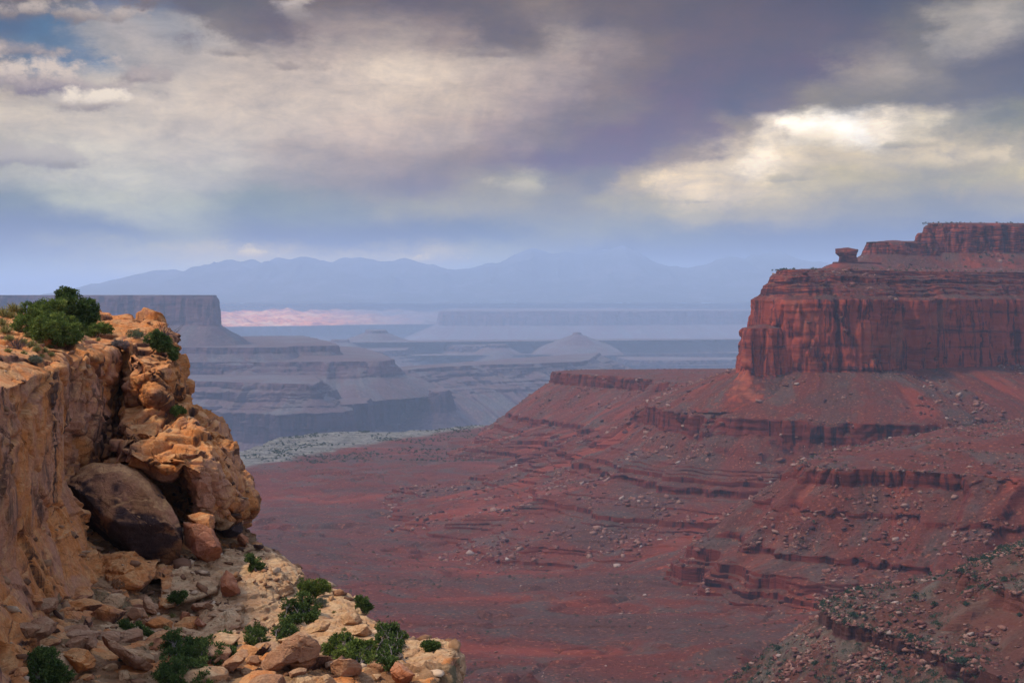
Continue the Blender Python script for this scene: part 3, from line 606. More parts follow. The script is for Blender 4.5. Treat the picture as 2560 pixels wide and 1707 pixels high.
M_PALE = sand_mat('buff_sandstone', base=(.42,.21,.09), pale=(.55,.35,.17), pink=(.44,.24,.11), varn=.05, streak=.2, palef=.8, lay=1.0)
M_VARN = sand_mat('varnished_sandstone', base=(.30,.125,.05), dark=(.045,.026,.022), varn=1.12, streak=.9, palef=.3, lay=.6)
M_BROWN = sand_mat('brown_sandstone', base=(.32,.14,.06), pale=(.42,.24,.12), pink=(.34,.17,.09), varn=.25, streak=.3, lay=.7)
M_RUST = sand_mat('rust_sandstone', base=(.36,.12,.045), pale=(.42,.2,.1), pink=(.38,.14,.07), varn=.2, streak=.3, lay=.3)

M_SOIL = sand_mat('brown_scree_soil', base=(.23,.10,.038), pale=(.34,.19,.085), dark=(.06,.035,.02), pink=(.17,.12,.05), varn=.3, streak=.2, palef=.6, lay=.4)
def inside_poly(poly, I):
    ins = np.zeros(len(I), bool); b2 = np.roll(poly, -1, 0)
    for (x1, y1), (x2, y2) in zip(poly, b2):
        if y1 == y2: continue
        ins ^= ((y1 > I[:, 1]) != (y2 > I[:, 1])) & (I[:, 0] < (x2 - x1) * (I[:, 1] - y1) / (y2 - y1) + x1)
    return ins
def plan_prism(poly, zfun, zb, sp):
    """closed solid over a plan polygon, top at zfun(x,y)"""
    poly = np.array(poly, float); lo, hi = poly.min(0), poly.max(0)
    pts = []
    for a, b in zip(poly, np.roll(poly, -1, 0)):
        n = max(1, int(np.hypot(*(b - a)) / sp))
        for i in range(n): pts.append(a + (b - a) * i / n)
    R = np.array(pts); gx, gy = np.meshgrid(np.arange(lo[0], hi[0], sp), np.arange(lo[1], hi[1], sp), indexing='ij')
    I = np.stack([gx.ravel(), gy.ravel()], 1) + rng.random((gx.size, 2)) * sp * .3; I = I[inside_poly(poly, I)]
    dm = np.min(np.hypot(I[:, None, 0] - R[None, :, 0], I[:, None, 1] - R[None, :, 1]), 1); I = I[dm > sp * .5]
    res = geometry.delaunay_2d_cdt([Vector(v) for v in np.r_[R, I]], [], [list(range(len(R)))], 1, 1e-5)
    V = np.array([tuple(v) for v in res[0]]); n = len(V); T = [f for f in res[2] if len(f) == 3]
    zt = zfun(V[:, 0], V[:, 1]); VV = np.r_[np.c_[V, zt], np.c_[V, np.full(n, zb)]]
    Fs = [tuple(f) for f in T] + [tuple(i + n for i in f[::-1]) for f in T]
    from collections import Counter
    ec = Counter(); 
    for f in T:
        for i in range(3): ec[(f[i], f[(i + 1) % 3])] += 1
    for (a, b) in list(ec):
        if (b, a) not in ec: Fs.append((b, a, a + n)); Fs.append((b, a + n, b + n))
    return VV, Fs
def trace_block(pts, inner=(), thick=5.0, shrink=.82, edge=.35, push=0.0):
    """rock mass from a traced outline [(px,py,distance)]: own distances, rounded front edge, real depth behind"""
    o = np.array(pts, float); c = o.mean(0); n = len(o)
    def ring(s, dd):
        q = c + (o - c) * s; q[:, 2] = o[:, 2] + dd
        return q
    rings = [ring(.93, push), ring(1.0, edge), ring(1.0, thick * .5), ring(shrink, thick)]
    Fs = []; V = [np.array([at(*p) for p in r]) for r in rings]
    fr = rings[0]; ii = np.array(inner, float).reshape(-1, 3)
    q2 = np.r_[fr, ii] if len(ii) else fr
    res = geometry.delaunay_2d_cdt([Vector((a, b)) for a, b in q2[:, :2]], [], [list(range(n))], 1, 1e-4)
    assert len(res[0]) == len(q2), 'outline crosses itself'
    order = [x[0] for x in res[3]]
    base = np.r_[np.concatenate(V), np.array([at(*p) for p in ii]).reshape(-1, 3)]
    idm = lambda k: (order[k] if order[k] < n else 4 * n + order[k] - n)
    for f in res[2]:
        for i in range(1, len(f) - 1): Fs.append((idm(f[0]), idm(f[i]), idm(f[i + 1])))
    for r in range(3):
        for i in range(n):
            j = (i + 1) % n; a, b, c2, d = r * n + i, r * n + j, (r + 1) * n + j, (r + 1) * n + i
            Fs.append((a, b, c2)); Fs.append((a, c2, d))
    Fs.append(tuple(3 * n + i for i in range(n)))
    return base, Fs
def remesh(parts, voxel, name='tmp'):
    V = []; Fs = []; k = 0
    for v, f in parts:
        V.append(v); Fs += [tuple(i + k for i in q) for q in f]; k += len(v)
    me = bpy.data.meshes.new(name); me.from_pydata([tuple(v) for v in np.concatenate(V)], [], Fs)
    import bmesh
    o = bpy.data.objects.new(name, me); COL.objects.link(o)
    # consistent outward faces, solid by solid
    bm = bmesh.new(); bm.from_mesh(me); bmesh.ops.recalc_face_normals(bm, faces=bm.faces); bm.to_mesh(me); bm.free()
    md = o.modifiers.new('r', 'REMESH'); md.mode = 'VOXEL'; md.voxel_size = voxel
    dg = bpy.context.evaluated_depsgraph_get(); e = o.evaluated_get(dg); m2 = e.to_mesh()
    n = len(m2.vertices); co = np.empty(n * 3, np.float32); m2.vertices.foreach_get('co', co)
    nr = np.empty(n * 3, np.float32); m2.vertices.foreach_get('normal', nr)
    q = np.empty(len(m2.loops), np.int32); m2.loops.foreach_get('vertex_index', q)
    ls = np.empty(len(m2.polygons), np.int32); m2.polygons.foreach_get('loop_total', ls)
    assert (ls == 4).all()
    e.to_mesh_clear(); bpy.data.objects.remove(o); bpy.data.meshes.remove(me)
    return co.reshape(-1, 3).astype(float), nr.reshape(-1, 3).astype(float), q.reshape(-1, 4)
def rough(V, N, size=1.0, lay=.1, crack=.12, amp=.22, seed=0):
    """weathering: broken facets, bedding grooves, joints"""
    p = V / size; w = np.stack([fbm(p * .8 + k * 9, 3, seed + k) for k in range(3)], -1)
    f1, f2, cid, o1 = voro(p * np.array([.62, .62, .95]) + w * .22, seed, True)
    g1, g2, c2, o2 = voro(p * np.array([1.9, 1.9, 3.2]) + w * .3, seed + 9, True)
    def tilt(c, o):                                      # each broken face leans its own way
        a = c * 53.7 % 1 * 6.283; b = (c * 917.3 % 1 - .5) * 1.4
        return o[..., 0] * np.cos(a) + o[..., 1] * np.sin(a) + o[..., 2] * b
    d = amp * ((cid - .5) * .8 + tilt(cid, o1) * .62 + tilt(c2, o2) * .34 + fbm(p * .9, 4, seed + 3) * .5 + (c2 - .5) * .16)
    d -= crack * (1 - ss(f2 - f1, 0, .05)) + crack * .3 * (1 - ss(g2 - g1, 0, .06))
    zz = V[:, 2] + .5 * fbm(V / 3.0, 3, seed + 5)
    bed = vn(st3(V[:, 0] / 6, V[:, 1] / 6, zz / .32), seed + 6) + .6 * vn(st3(V[:, 0] / 3, V[:, 1] / 3, zz / .12), seed + 7)
    msk = ss(fbm(V / 5.0, 2, seed + 8), -.35, .25)
    d += lay * bed * msk * (1 - np.abs(N[:, 2]) * .5)
    return V + N * (d * size)[:, None]

def zplateau(x, y):
    poly = np.array(PLATEAU)
    d = np.full(np.shape(x), 1e9)
    for a, b in zip(poly[:9], poly[1:10]):
        ab = b - a; t_ = np.clip(((x - a[0]) * ab[0] + (y - a[1]) * ab[1]) / (ab @ ab), 0, 1)
        d = np.minimum(d, np.hypot(x - a[0] - ab[0] * t_, y - a[1] - ab[1] * t_))
    return -3.5 + 2.5 * (1 - np.exp(-d / 5.0)) + .25 * fbm(st3(x / 3., y / 3., 0 * x), 3, 210)
PLATEAU = [(-16.6, 30), (-17.6, 42), (-19.6, 54), (-21.2, 62), (-22.3, 69), (-23.9, 73.5), (-23.6, 80), (-24.75, 86.5), (-26.0, 93.0), (-22.9, 93.5), (-23.3, 96), (-25.5, 101), (-34, 108), (-70, 112), (-70, 30)]
BENCH = [(-30, 95), (-18.5, 92), (-16.2, 86), (-14.2, 80), (-12.9, 77), (-11.0, 73), (-9.3, 72.2), (-7.2, 68), (-6.3, 65.4), (-4.9, 62.5), (-3.8, 61), (-2.5, 58.4), (-2.7, 54), (-2.7, 50), (-3.0, 36), (-30, 36)]
def zbench(x, y):
    z = -14.4 - 1.1 * ss(y, 59, 65) + .55 * fbm(st3(x / 4., y / 4., 0 * x), 4, 220) + .25 * fbm(st3(x / 1.2, y / 1.2, 0 * x), 3, 221)
    z = z + 1.9 * ss(x, -15, -22) + .9 * ss(y, 72, 80)
    return z
def build_cliff():
    parts = [plan_prism(PLATEAU, zplateau, -40, 1.2), plan_prism(BENCH, zbench, -42, 1.0)]
    # buttress foot where the near wall swells out to the bench
    zw = lambda x, y: -10.2 - 2.3 * (x - np.interp(y, [42, 54, 62, 69], [-17.6, -19.6, -21.2, -22.3])) + .5 * fbm(st3(x / 2., y / 2., 0 * x), 3, 230)
    parts.append(plan_prism([(-15.7, 44), (-17.8, 54), (-19.4, 62), (-20.5, 68), (-22, 71.5), (-27, 72), (-30, 50)], lambda x, y: np.minimum(zw(x, y), -9), -30, .6))
    tb = trace_block
    # head block right of the joint
    parts.append(tb([(306,858,87),(340,842,89),(395,850,89),(430,866,88.5),(446,892,87.5),(460,928,87),(467,965,86.5),(474,1005,86.5),(482,1030,86.5),(430,1042,85),(395,1012,84.5),(342,1006,84),(322,1010,84),(320,965,84),(312,915,84.6)],
        [(380,930,82.6),(345,895,83.6),(402,965,83.2),(425,915,83.8),(450,960,85)], 8, .9))
    parts.append(tb([(360,965,83.5),(385,960,83),(400,985,82.6),(412,1010,83),(380,1012,83),(362,990,83.2)], [(385,985,82)], 4))
    # terraces under it
    parts.append(tb([(311,1002,86),(395,1000,86),(470,1010,88),(505,1030,88),(545,1060,87),(562,1100,85),(525,1120,81),(440,1132,79),(305,1132,79),(312,1060,82)],
        [(380,1040,82.5),(450,1050,83.5),(400,1085,80.2),(480,1090,80.6)], 9, .92, .3))
    parts.append(tb([(313,1062,81),(392,1058,80.6),(394,1092,79.4),(330,1098,79.4),(314,1090,80)], [(350,1078,79.6)], 5, .95, .15))
    parts.append(tb([(445,1045,83),(480,1035,84),(500,1060,83),(478,1082,80.5),(440,1080,80.5),(430,1065,81.5)], [(465,1058,80.6)], 4, .9, .25))
    # overhanging slab
    parts.append(tb([(284,1108,79),(340,1104,79),(400,1098,79),(500,1082,81),(552,1076,84.5),(580,1115,84),(606,1165,83),(625,1210,82),(633,1245,81.5),(627,1274,81),(600,1292,80),(566,1306,79),(540,1292,78),(502,1286,76.6),(490,1240,76),(472,1195,76),(460,1160,75.6),(438,1172,75),(418,1187,75),(380,1166,75),(350,1152,75),(318,1132,76)],
        [(450,1128,75.2),(400,1130,75.2),(520,1130,78),(560,1190,78),(540,1250,77),(500,1180,75.4),(592,1240,79.2),(520,1270,76.6)], 6, .92, .3))
    # cave wall behind and the shadowed recess
    parts.append(tb([(270,1110,86),(560,1110,88),(612,1280,86),(604,1345,84),(535,1410,83),(450,1420,83),(270,1400,82)], [(430,1250,84.5)], 8, .95))
    parts.append(tb([(160,1190,78),(300,1150,80),(310,1300,80),(300,1440,76),(160,1440,74)], [], 10))
    # pale stacked ledges below
    parts.append(tb([(580,1362,80),(640,1368,78.5),(700,1396,76),(735,1422,75),(751,1440,74.4),(750,1456,74),(716,1470,73),(690,1458,73),(655,1440,73.5),(600,1420,75)], [(670,1415,75)], 6, .95, .15))
    parts.append(tb([(560,1378,77),(640,1392,75),(700,1432,73),(728,1470,72.2),(716,1492,72),(690,1488,71.6),(650,1450,72),(570,1430,73)], [(660,1430,73)], 6, .95, .2))
    parts.append(tb([(470,1420,74),(590,1400,75),(650,1425,73),(690,1490,71),(697,1520,70),(682,1545,69),(610,1562,68),(500,1572,67.4),(492,1520,69.6),(470,1470,72)], [(590,1450,72),(620,1500,69.8),(540,1510,69.6),(660,1520,69.2)], 7, .95, .3))
    parts.append(tb([(606,1552,68),(682,1545,68.6),(678,1560,68),(640,1568,67.6),(606,1570,67.4)], [], 4, .9, .15))
    parts.append(tb([(500,1515,68),(560,1510,68),(604,1520,67.6),(606,1560,66),(600,1580,65.4),(560,1596,64.6),(520,1606,64.4),(496,1590,65)], [(560,1545,66)], 6, .9, .3))
    parts.append(tb([(255,1385,72),(330,1380,71.4),(365,1400,71),(400,1400,71.4),(395,1440,70),(350,1468,69),(280,1472,69),(262,1440,70)], [(310,1430,69.2)], 6, .9, .25))
    parts.append(tb([(160,1330,72),(250,1380,71.4),(262,1460,69.4),(300,1500,68.6),(310,1530,67.6),(230,1560,66),(170,1500,68)], [(220,1440,69.6)], 8, .92, .3))
    parts.append(tb([(215,1500,67.6),(310,1475,67.6),(312,1520,66.4),(300,1545,65.6),(240,1566,65),(215,1540,66)], [(265,1510,66)], 5, .92, .2))
    parts.append(tb([(395,1420,72),(480,1400,73.4),(560,1390,75),(610,1400,75),(600,1425,73.6),(520,1450,71.6),(430,1470,70.4),(395,1480,70)], [(470,1430,71.4)], 6, .92, .15))
    parts.append(tb([(395,1470,70.4),(470,1450,71),(540,1450,71.4),(545,1480,70.4),(470,1500,69),(400,1520,68)], [(450,1480,69.4)], 5, .92, .15))
    # outer ledge on the right
    parts.append(tb([(770,1470,75),(830,1478,74.4),(872,1490,73),(905,1526,71),(900,1545,70),(850,1556,68.6),(780,1545,68.6),(750,1510,71)], [(840,1515,70.6)], 6, .95, .2))
    parts.append(tb([(800,1545,69.6),(900,1540,70),(945,1562,67.4),(1000,1600,64.6),(990,1640,62),(900,1640,61),(800,1600,65)], [(900,1590,65.6)], 6, .95, .3))
    parts.append(tb([(735,1545,70.6),(830,1545,70.4),(830,1590,66.6),(740,1600,66)], [], 5, .95, .3))
    V, N, Q = remesh(parts, .075)
    # drop what the photograph could never see: deep undersides and the far back
    C = V[Q].mean(1); keep = (C[:, 2] > -30) & (C[:, 0] > -45) & (C[:, 1] > 32)
    Q = Q[keep]; used = np.zeros(len(V), bool); used[Q] = True; idx = np.cumsum(used) - 1; Q = idx[Q]; V = V[used]; N = N[used]
    benchy = (V[:, 2] < -12.6) & (N[:, 2] > .6)
    V2 = rough(V, N, 2.5, .035, .15, .30, 300)
    V1 = rough(V, N, 4.4, .015, .05, .09, 305)
    wl = ((V[:, 1] < 71) & (V[:, 0] < -18) & (V[:, 2] > -15))[:, None]
    V2 = np.where(wl, V1, V2)
    V3 = rough(V, N, .8, .09, .12, .22, 301)
    led = ((V[:, 2] < -12.6) & (V[:, 0] > -17.5) & (V[:, 1] > 62) & (V[:, 1] < 80))[:, None]
    V4 = rough(V, N, 1.1, .17, .10, .16, 303)
    V = np.where(benchy[:, None], V3, np.where(led, V4, V2))
    wall = (V[:, 0] < -19.5) & (V[:, 1] < 73)
    # long joints and scoops in the near wall
    r = fbm(st3(V[:, 0] / 5, V[:, 1] / 5, V[:, 2] / 14), 4, 310, ridged=True)
    V = V + N * (np.where(wall & (N[:, 2] < .5), .45 * r, .15 * r))[:, None]
    me = mesh_np('cliff', V, Q, M_SAND, smooth=False)
    me.data.materials.append(M_PALE)
    C = V[Q].mean(1); pale = (C[:, 2] < -11.8 + 1.2 * fbm(C / 3., 2, 320)) & (C[:, 0] > -17.2 + 1.5 * fbm(C / 2., 3, 321)) & (C[:, 1] < 79) & (C[:, 1] > 57.5 + 3 * fbm(C / 2., 3, 322) - 4 * (C[:, 0] > -8))
    me.data.polygons.foreach_set('material_index', pale.astype(np.int32))
    me['kind'] = 'structure'; me.data.materials.append(M_SOIL)
    nrm = np.cross(V[Q[:, 1]] - V[Q[:, 0]], V[Q[:, 2]] - V[Q[:, 0]]); nz_ = nrm[:, 2] / (np.linalg.norm(nrm, axis=1) + 1e-12)
    soil = ~pale & (C[:, 2] < zbench(C[:, 0], C[:, 1]) + .15 + .8 * fbm(C / 1.3, 3, 330)) & (nz_ > -.2)
    mi = pale.astype(np.int32); mi[soil] = 2; me.data.polygons.foreach_set('material_index', mi)
    return V, Q
CV, CQ = build_cliff()
from mathutils.bvhtree import BVHTree
_bvh = BVHTree.FromPolygons([tuple(v) for v in CV], [tuple(int(i) for i in q) for q in CQ])
def hit(px, py):
    """where the sight line through a photograph position meets the near cliff"""
    d = Vector(at(px, py, 1.0)); d.normalize()
    h = _bvh.ray_cast(Vector((0, 0, 0)), d)
    return None if h[0] is None else np.array(h[0])
def ground(x, y, z0=5):
    h = _bvh.ray_cast(Vector((x, y, z0)), Vector((0, 0, -1)))
    return None if h[0] is None else h[0].z

def boulder(name, cat, label, pts, D=None, mat=M_BROWN, thick=None, lean=.5, vox=None, group=None, lay=.03, amp=.12, bulge=.5, seed=0):
    o = np.array(pts, float); w = np.ptp(o[:, 0]) ; h = np.ptp(o[:, 1]); yb = o[:, 1].max()
    if D is None:
        k = o[o[:, 1] > yb - max(3, .15 * h)].mean(0); g = hit(k[0], min(yb, 1706)); D = g[1] if g is not None else 60
        D -= .15
    wm = w / F * D; hm = h / F * D; thick = thick or .75 * min(wm, hm * 1.6) + .2
    r = random.Random(seed + int(o[0, 0] * 7 + o[0, 1]))
    P3 = [(a, b, D + (yb - b) / F * D * lean) for a, b in o]
    c = o.mean(0); inner = []
    for k in range(3):
        q = c + (np.array([r.uniform(-.25, .25) * w, r.uniform(-.25, .25) * h]))
        inner.append((q[0], q[1], D + (yb - q[1]) / F * D * lean - bulge * min(wm, hm) * r.uniform(.35, 1)))
    vox = vox or max(.035, min(wm, hm) / 34)
    V, Fs = trace_block(P3, inner, thick, .75, edge=min(.2 * min(wm, hm), .5))
    V, N, Q = remesh([(V, Fs)], vox)
    # split faces: shear the mass off along a few planes
    g = np.random.default_rng(int(o[0, 0] * 11 + o[0, 1])); cc = .5 * (V.min(0) + V.max(0)); big = name == 'boulder' and wm > 4
    for k in range(5 if big else 11):
        n_ = g.normal(size=3); n_[1] = -abs(n_[1]) * 1.2 - .25; n_[0] *= 1.1; n_ /= np.linalg.norm(n_)
        dd = (V - cc) @ n_; hq = np.quantile(dd, g.uniform(.80, .93)); ov = dd > hq
        V[ov] -= n_[None] * (dd[ov] - hq)[:, None] * .93
    s = float(np.clip(min(wm, hm) * .55, .3, 2.0))
    V = rough(V, N, s, lay, .06, amp, seed + 400)
    ob = mesh_np(name, V, Q, mat, smooth=False); base = V[V[:, 2] < V[:, 2].min() + .2].mean(0)
    ob.data.transform(__import__('mathutils').Matrix.Translation(-Vector(base))); ob.location = base
    return tag(ob, label, cat, group)
ROCKS = [
 ('boulder','boulder','huge rounded boulder with black desert varnish wedged below the overhang',[(152,1226),(180,1192),(232,1162),(300,1158),(346,1180),(386,1216),(430,1270),(452,1320),(456,1362),(446,1402),(420,1412),(380,1396),(330,1386),(240,1376),(200,1350),(152,1330)],72.4,M_VARN,7),
 ('boulder','boulder','square orange block leaning beside the huge varnished boulder',[(457,1302),(500,1308),(530,1325),(546,1350),(556,1376),(552,1396),(522,1409),(500,1396),(480,1376),(460,1358)],72,M_RUST,3),
 ('boulder','boulder','flat cap rock lying on top of the square orange block',[(464,1288),(500,1280),(533,1289),(537,1318),(524,1328),(500,1308),(470,1302)],73,M_SAND,3),
 ('boulder','boulder','dark brown rounded rock under the tip of the overhanging slab',[(538,1304),(570,1300),(600,1282),(606,1318),(604,1342),(562,1350),(538,1334)],80,M_VARN,5),
 ('rock','rock','reddish rock on the skyline just below the dark rock under the overhang',[(592,1338),(604,1332),(622,1344),(622,1356),(612,1366),(594,1358)],78.6,M_RUST,1.5),
 ('rock','rock','small flat dark rock perched on the skyline above the layered ledge',[(630,1362),(644,1358),(660,1364),(658,1372),(638,1371)],77.4,M_VARN,1.2),
 ('boulder','boulder','pointed triangular orange rock standing on the pale ledge',[(545,1492),(543,1464),(565,1422),(580,1434),(597,1464),(599,1480),(562,1497)],69.2,M_RUST,2),
 ('boulder','boulder','tan boulder resting on the terrace above the cave',[(401,1096),(408,1078),(424,1069),(443,1080),(432,1096),(416,1101)],79,M_PALE,2),
 ('boulder','boulder','smooth humped rock on the skyline terrace right of the tan boulder',[(440,1058),(470,1040),(492,1048),(486,1072),(462,1078),(444,1072)],82,M_PALE,3),
 ('boulder','boulder','large tilted brown slab rising behind the bottom edge boulders',[(625,1678),(667,1633),(700,1606),(744,1579),(764,1583),(786,1600),(803,1616),(797,1638),(762,1650),(716,1664),(660,1700)],None,M_BROWN,3),
 ('boulder','boulder','long tilted brown slab in front of the largest tilted slab',[(596,1712),(650,1668),(716,1624),(734,1628),(747,1640),(766,1655),(756,1673),(722,1698),(690,1716),(620,1724)],52.5,M_BROWN,2.5),
 ('rock','rock','leaning slab with cracked top left of the tilted brown slabs',[(548,1668),(604,1621),(620,1625),(608,1652),(588,1680),(552,1694)],None,M_BROWN,1.8),
 ('rock','rock','small dark wedge shaped rock above the leaning cracked slab',[(640,1630),(664,1604),(678,1610),(656,1641),(644,1642)],None,M_VARN,1.2),
 ('rock','rock','blocky brown rock tucked under the dark wedge shaped rock',[(610,1662),(615,1641),(645,1636),(650,1654),(627,1668)],None,M_BROWN,1.2),
 ('boulder','boulder','brown boulder cut by the bottom edge below the tilted slabs',[(600,1722),(643,1688),(668,1684),(706,1686),(716,1706),(710,1726)],49,M_BROWN,2),
 ('boulder','boulder','broad brown boulder in front of the bright green juniper clump',[(824,1658),(840,1648),(878,1647),(902,1661),(903,1676),(884,1697),(857,1704),(828,1680)],None,M_BROWN,2.4),
 ('rock','rock','small brown rock against the left side of the broad brown boulder',[(811,1657),(836,1650),(836,1680),(816,1680)],None,M_BROWN,1),
 ('rock','rock','greyish pointed rock at the bottom edge below the broad brown boulder',[(788,1712),(798,1690),(820,1683),(838,1700),(842,1716)],49.5,M_PALE,1.2),
 ('boulder','boulder','upright orange slab standing at the bottom edge near the end ledge',[(976,1674),(988,1651),(1006,1657),(1021,1675),(1036,1686),(1028,1712),(986,1716),(978,1694)],51.5,M_RUST,1.4),
 ('rock','rock','long low rock left of the upright orange slab',[(913,1664),(935,1655),(960,1662),(976,1673),(968,1683),(930,1679)],None,M_BROWN,1.4),
 ('rock','rock','small rounded rock below the long low rock at the bottom edge',[(924,1696),(930,1684),(950,1683),(957,1692),(950,1703),(930,1704)],None,M_PALE,.8),
 ('boulder','boulder','thick buff slab behind the upright orange slab',[(1000,1618),(1012,1598),(1045,1603),(1061,1616),(1058,1640),(1092,1657),(1082,1676),(1050,1680),(1020,1670),(996,1640)],57,M_PALE,3),
 ('boulder','boulder','pale flat topped slab jutting out at the end of the ledge',[(1040,1640),(1060,1622),(1100,1616),(1140,1622),(1160,1642),(1163,1664),(1158,1700),(1120,1706),(1088,1680)],58,M_PALE,4),
 ('boulder','boulder','buff rock at the bottom edge under the jutting pale slab',[(1088,1680),(1116,1686),(1150,1700),(1168,1718),(1120,1730),(1090,1712)],54,M_PALE,2),
 ('rock','rock','flat brown rock lying on top of the outer buff ledge',[(826,1477),(850,1472),(872,1484),(858,1494),(834,1491)],None,M_BROWN,1.2),
 ('rock','rock','small pale block beneath the flat brown rock on the outer ledge',[(821,1489),(832,1488),(836,1499),(824,1501)],None,M_PALE,.6),
 ('boulder','boulder','rounded loaf shaped buff rock below the outer ledge',[(850,1556),(854,1537),(878,1528),(900,1540),(906,1555),(892,1565),(866,1567)],None,M_PALE,1.8),
 ('boulder','boulder','pinkish white rock between the loaf shaped rock and the juniper',[(860,1580),(882,1564),(914,1558),(930,1578),(926,1596),(900,1594),(868,1592)],None,M_PALE,1.8),
 ('rock','rock','slanting pale slab edge on red soil left of the loaf shaped rock',[(764,1580),(798,1562),(829,1556),(822,1572),(792,1588)],None,M_PALE,1),
 ('rock','rock','flat grey brown slab on scree left of the triangular rock',[(466,1522),(486,1507),(520,1505),(537,1514),(512,1531)],None,M_BROWN,1),
 ('rock','rock','dark red broken rock beside the flat grey brown slab',[(447,1548),(456,1526),(472,1530),(480,1548),(466,1558)],None,M_RUST,.9),
 ('rock','rock','thin reddish slab below the flat grey brown slab',[(480,1556),(492,1540),(516,1560),(512,1570)],None,M_RUST,.8),
 ('rock','rock','tilted layered slab on scree below the varnished boulder',[(344,1530),(362,1490),(376,1492),(392,1532),(372,1540)],None,M_BROWN,1),
 ('rock','rock','grey brown rock left of the tilted layered slab',[(316,1540),(330,1516),(358,1520),(372,1546),(340,1556)],None,M_BROWN,1),
 ('rock','rock','fallen dark block at the foot of the near wall',[(205,1572),(214,1542),(226,1540),(234,1568),(218,1580)],None,M_VARN,1),
 ('rock','rock','squat brown block at the foot of the near wall',[(198,1618),(206,1586),(236,1580),(246,1602),(236,1620),(214,1630)],None,M_BROWN,1.4),
 ('rock','rock','long thin slab lying across the scree below the near wall',[(242,1588),(290,1602),(332,1640),(400,1668),(396,1682),(330,1666),(280,1632),(244,1602)],None,M_BROWN,1),
 ('rock','rock','pinkish rock at the bottom edge left of the darkest juniper',[(276,1700),(290,1676),(318,1672),(336,1690),(332,1714),(290,1716)],None,M_PALE,1.2),
 ('boulder','boulder','broad pinkish boulder at the foot of the wall above the corner juniper',[(150,1640),(180,1618),(220,1622),(238,1650),(226,1690),(180,1700),(156,1676)],None,M_SAND,2),
]
def fallen_blocks():
    g = np.random.default_rng(99); protos = []; n = 0; import mathutils
    used = []
    while n < 60:
        px, py = g.uniform(20, 760), g.uniform(1480, 1704); h = hit(px, py)
        if h is None or h[2] > -12 or h[1] > 76 or (px > 480 and py < 1560): continue
        if any(abs(h[0] - u[0]) + abs(h[1] - u[1]) < .9 for u in used): continue
        used.append(h)
        if len(protos) < 5:
            a = np.sort(g.uniform(0, 6.283, 7)); r = g.uniform(.75, 1.15, 7); D = 60.; w = .42 / D * F
            pts = [(1280 + w * math.cos(t_) * q * 1.25, 745 + w * math.sin(t_) * q * .8) for t_, q in zip(np.linspace(0, 6.283, 7, endpoint=False) + g.uniform(-.25, .25, 7), r)]
            o = boulder('fallen_block', 'rock', 'angular tan block fallen among the scree below the near wall', pts, D, (M_SAND, M_BROWN, M_PALE, M_BROWN, M_SAND)[len(protos)], .8, seed=500 + n, group='angular blocks fallen on the scree')
            protos.append(o)
        else:
            s_ = protos[n % 5]; o = s_.copy(); COL.objects.link(o)
        s2 = .55 + 1.5 * g.random() ** 2.2; o.scale = (s2 * g.uniform(.8, 1.4), s2, s2 * g.uniform(.6, 1)); o.rotation_euler = (g.uniform(-.25, .25), g.uniform(-.3, .3), g.uniform(0, 6.28))
        o.location = h + np.array([0, .1, -.12 * s2]); n += 1
fallen_blocks()
for i, (nm, cat, lab, pts, D, mat, th) in enumerate(ROCKS):
    boulder(nm, cat, lab, pts, D, mat, th, seed=i * 13, lay=.06 if mat is M_PALE else .03)
# ---------------------------------------------------------------- plants
def leaf_mat(name, a, b, c=None, rough_=.8):
    m = bpy.data.materials.new(name); m.use_nodes = True; t = NT(m.node_tree); bs = t.n['Principled BSDF']
    bs.inputs['Roughness'].default_value = rough_; bs.inputs['Specular IOR Level'].default_value = .2
    tone = t.node('ShaderNodeAttribute', attribute_name='tone').outputs['Fac']
    col = t.ramp(tone, [(0, a), (.6, b), (1, c or b)])
    t.put(bs.inputs['Base Color'], col)
    tr = t.node('ShaderNodeBsdfTranslucent'); t.put(tr.inputs[0], col)
    mx = t.node('ShaderNodeMixShader'); mx.inputs[0].default_value = .22
    t.l.new(bs.outputs[0], mx.inputs[1]); t.l.new(tr.outputs[0], mx.inputs[2]); t.l.new(mx.outputs[0], t.n['Material Output'].inputs[0])
    return m
M_JUN = leaf_mat('juniper_foliage', (.036,.058,.009), (.11,.15,.022), (.28,.31,.06))
M_JUND = leaf_mat('dark_juniper_foliage', (.024,.045,.009), (.065,.10,.018), (.17,.21,.045))
M_SAGE = leaf_mat('sage_foliage', (.08,.08,.05), (.15,.15,.09), (.24,.23,.15))
M_DRY = leaf_mat('dry_grass_blades', (.14,.12,.035), (.27,.24,.07), (.42,.36,.14))
M_TWIG = leaf_mat('dead_twigs', (.05,.03,.03), (.10,.06,.055), (.18,.12,.11))
M_SCRUB = leaf_mat('desert_scrub_foliage', (.015,.035,.016), (.035,.06,.03), (.085,.09,.05))
def bark():
    m = bpy.data.materials.new('juniper_bark'); m.use_nodes = True; t = NT(m.node_tree); b = t.n['Principled BSDF']; b.inputs['Roughness'].default_value = .95
    p = t.node('ShaderNodeNewGeometry').outputs['Position']
    n = t.noise(t.scale(p, (9, 9, 1.5)), 2.0, 5, .7)
    t.put(b.inputs['Base Color'], t.mix(t.mr(n, .35, .65), (.05,.035,.028), (.17,.13,.10)))
    return m
M_BARK = bark()
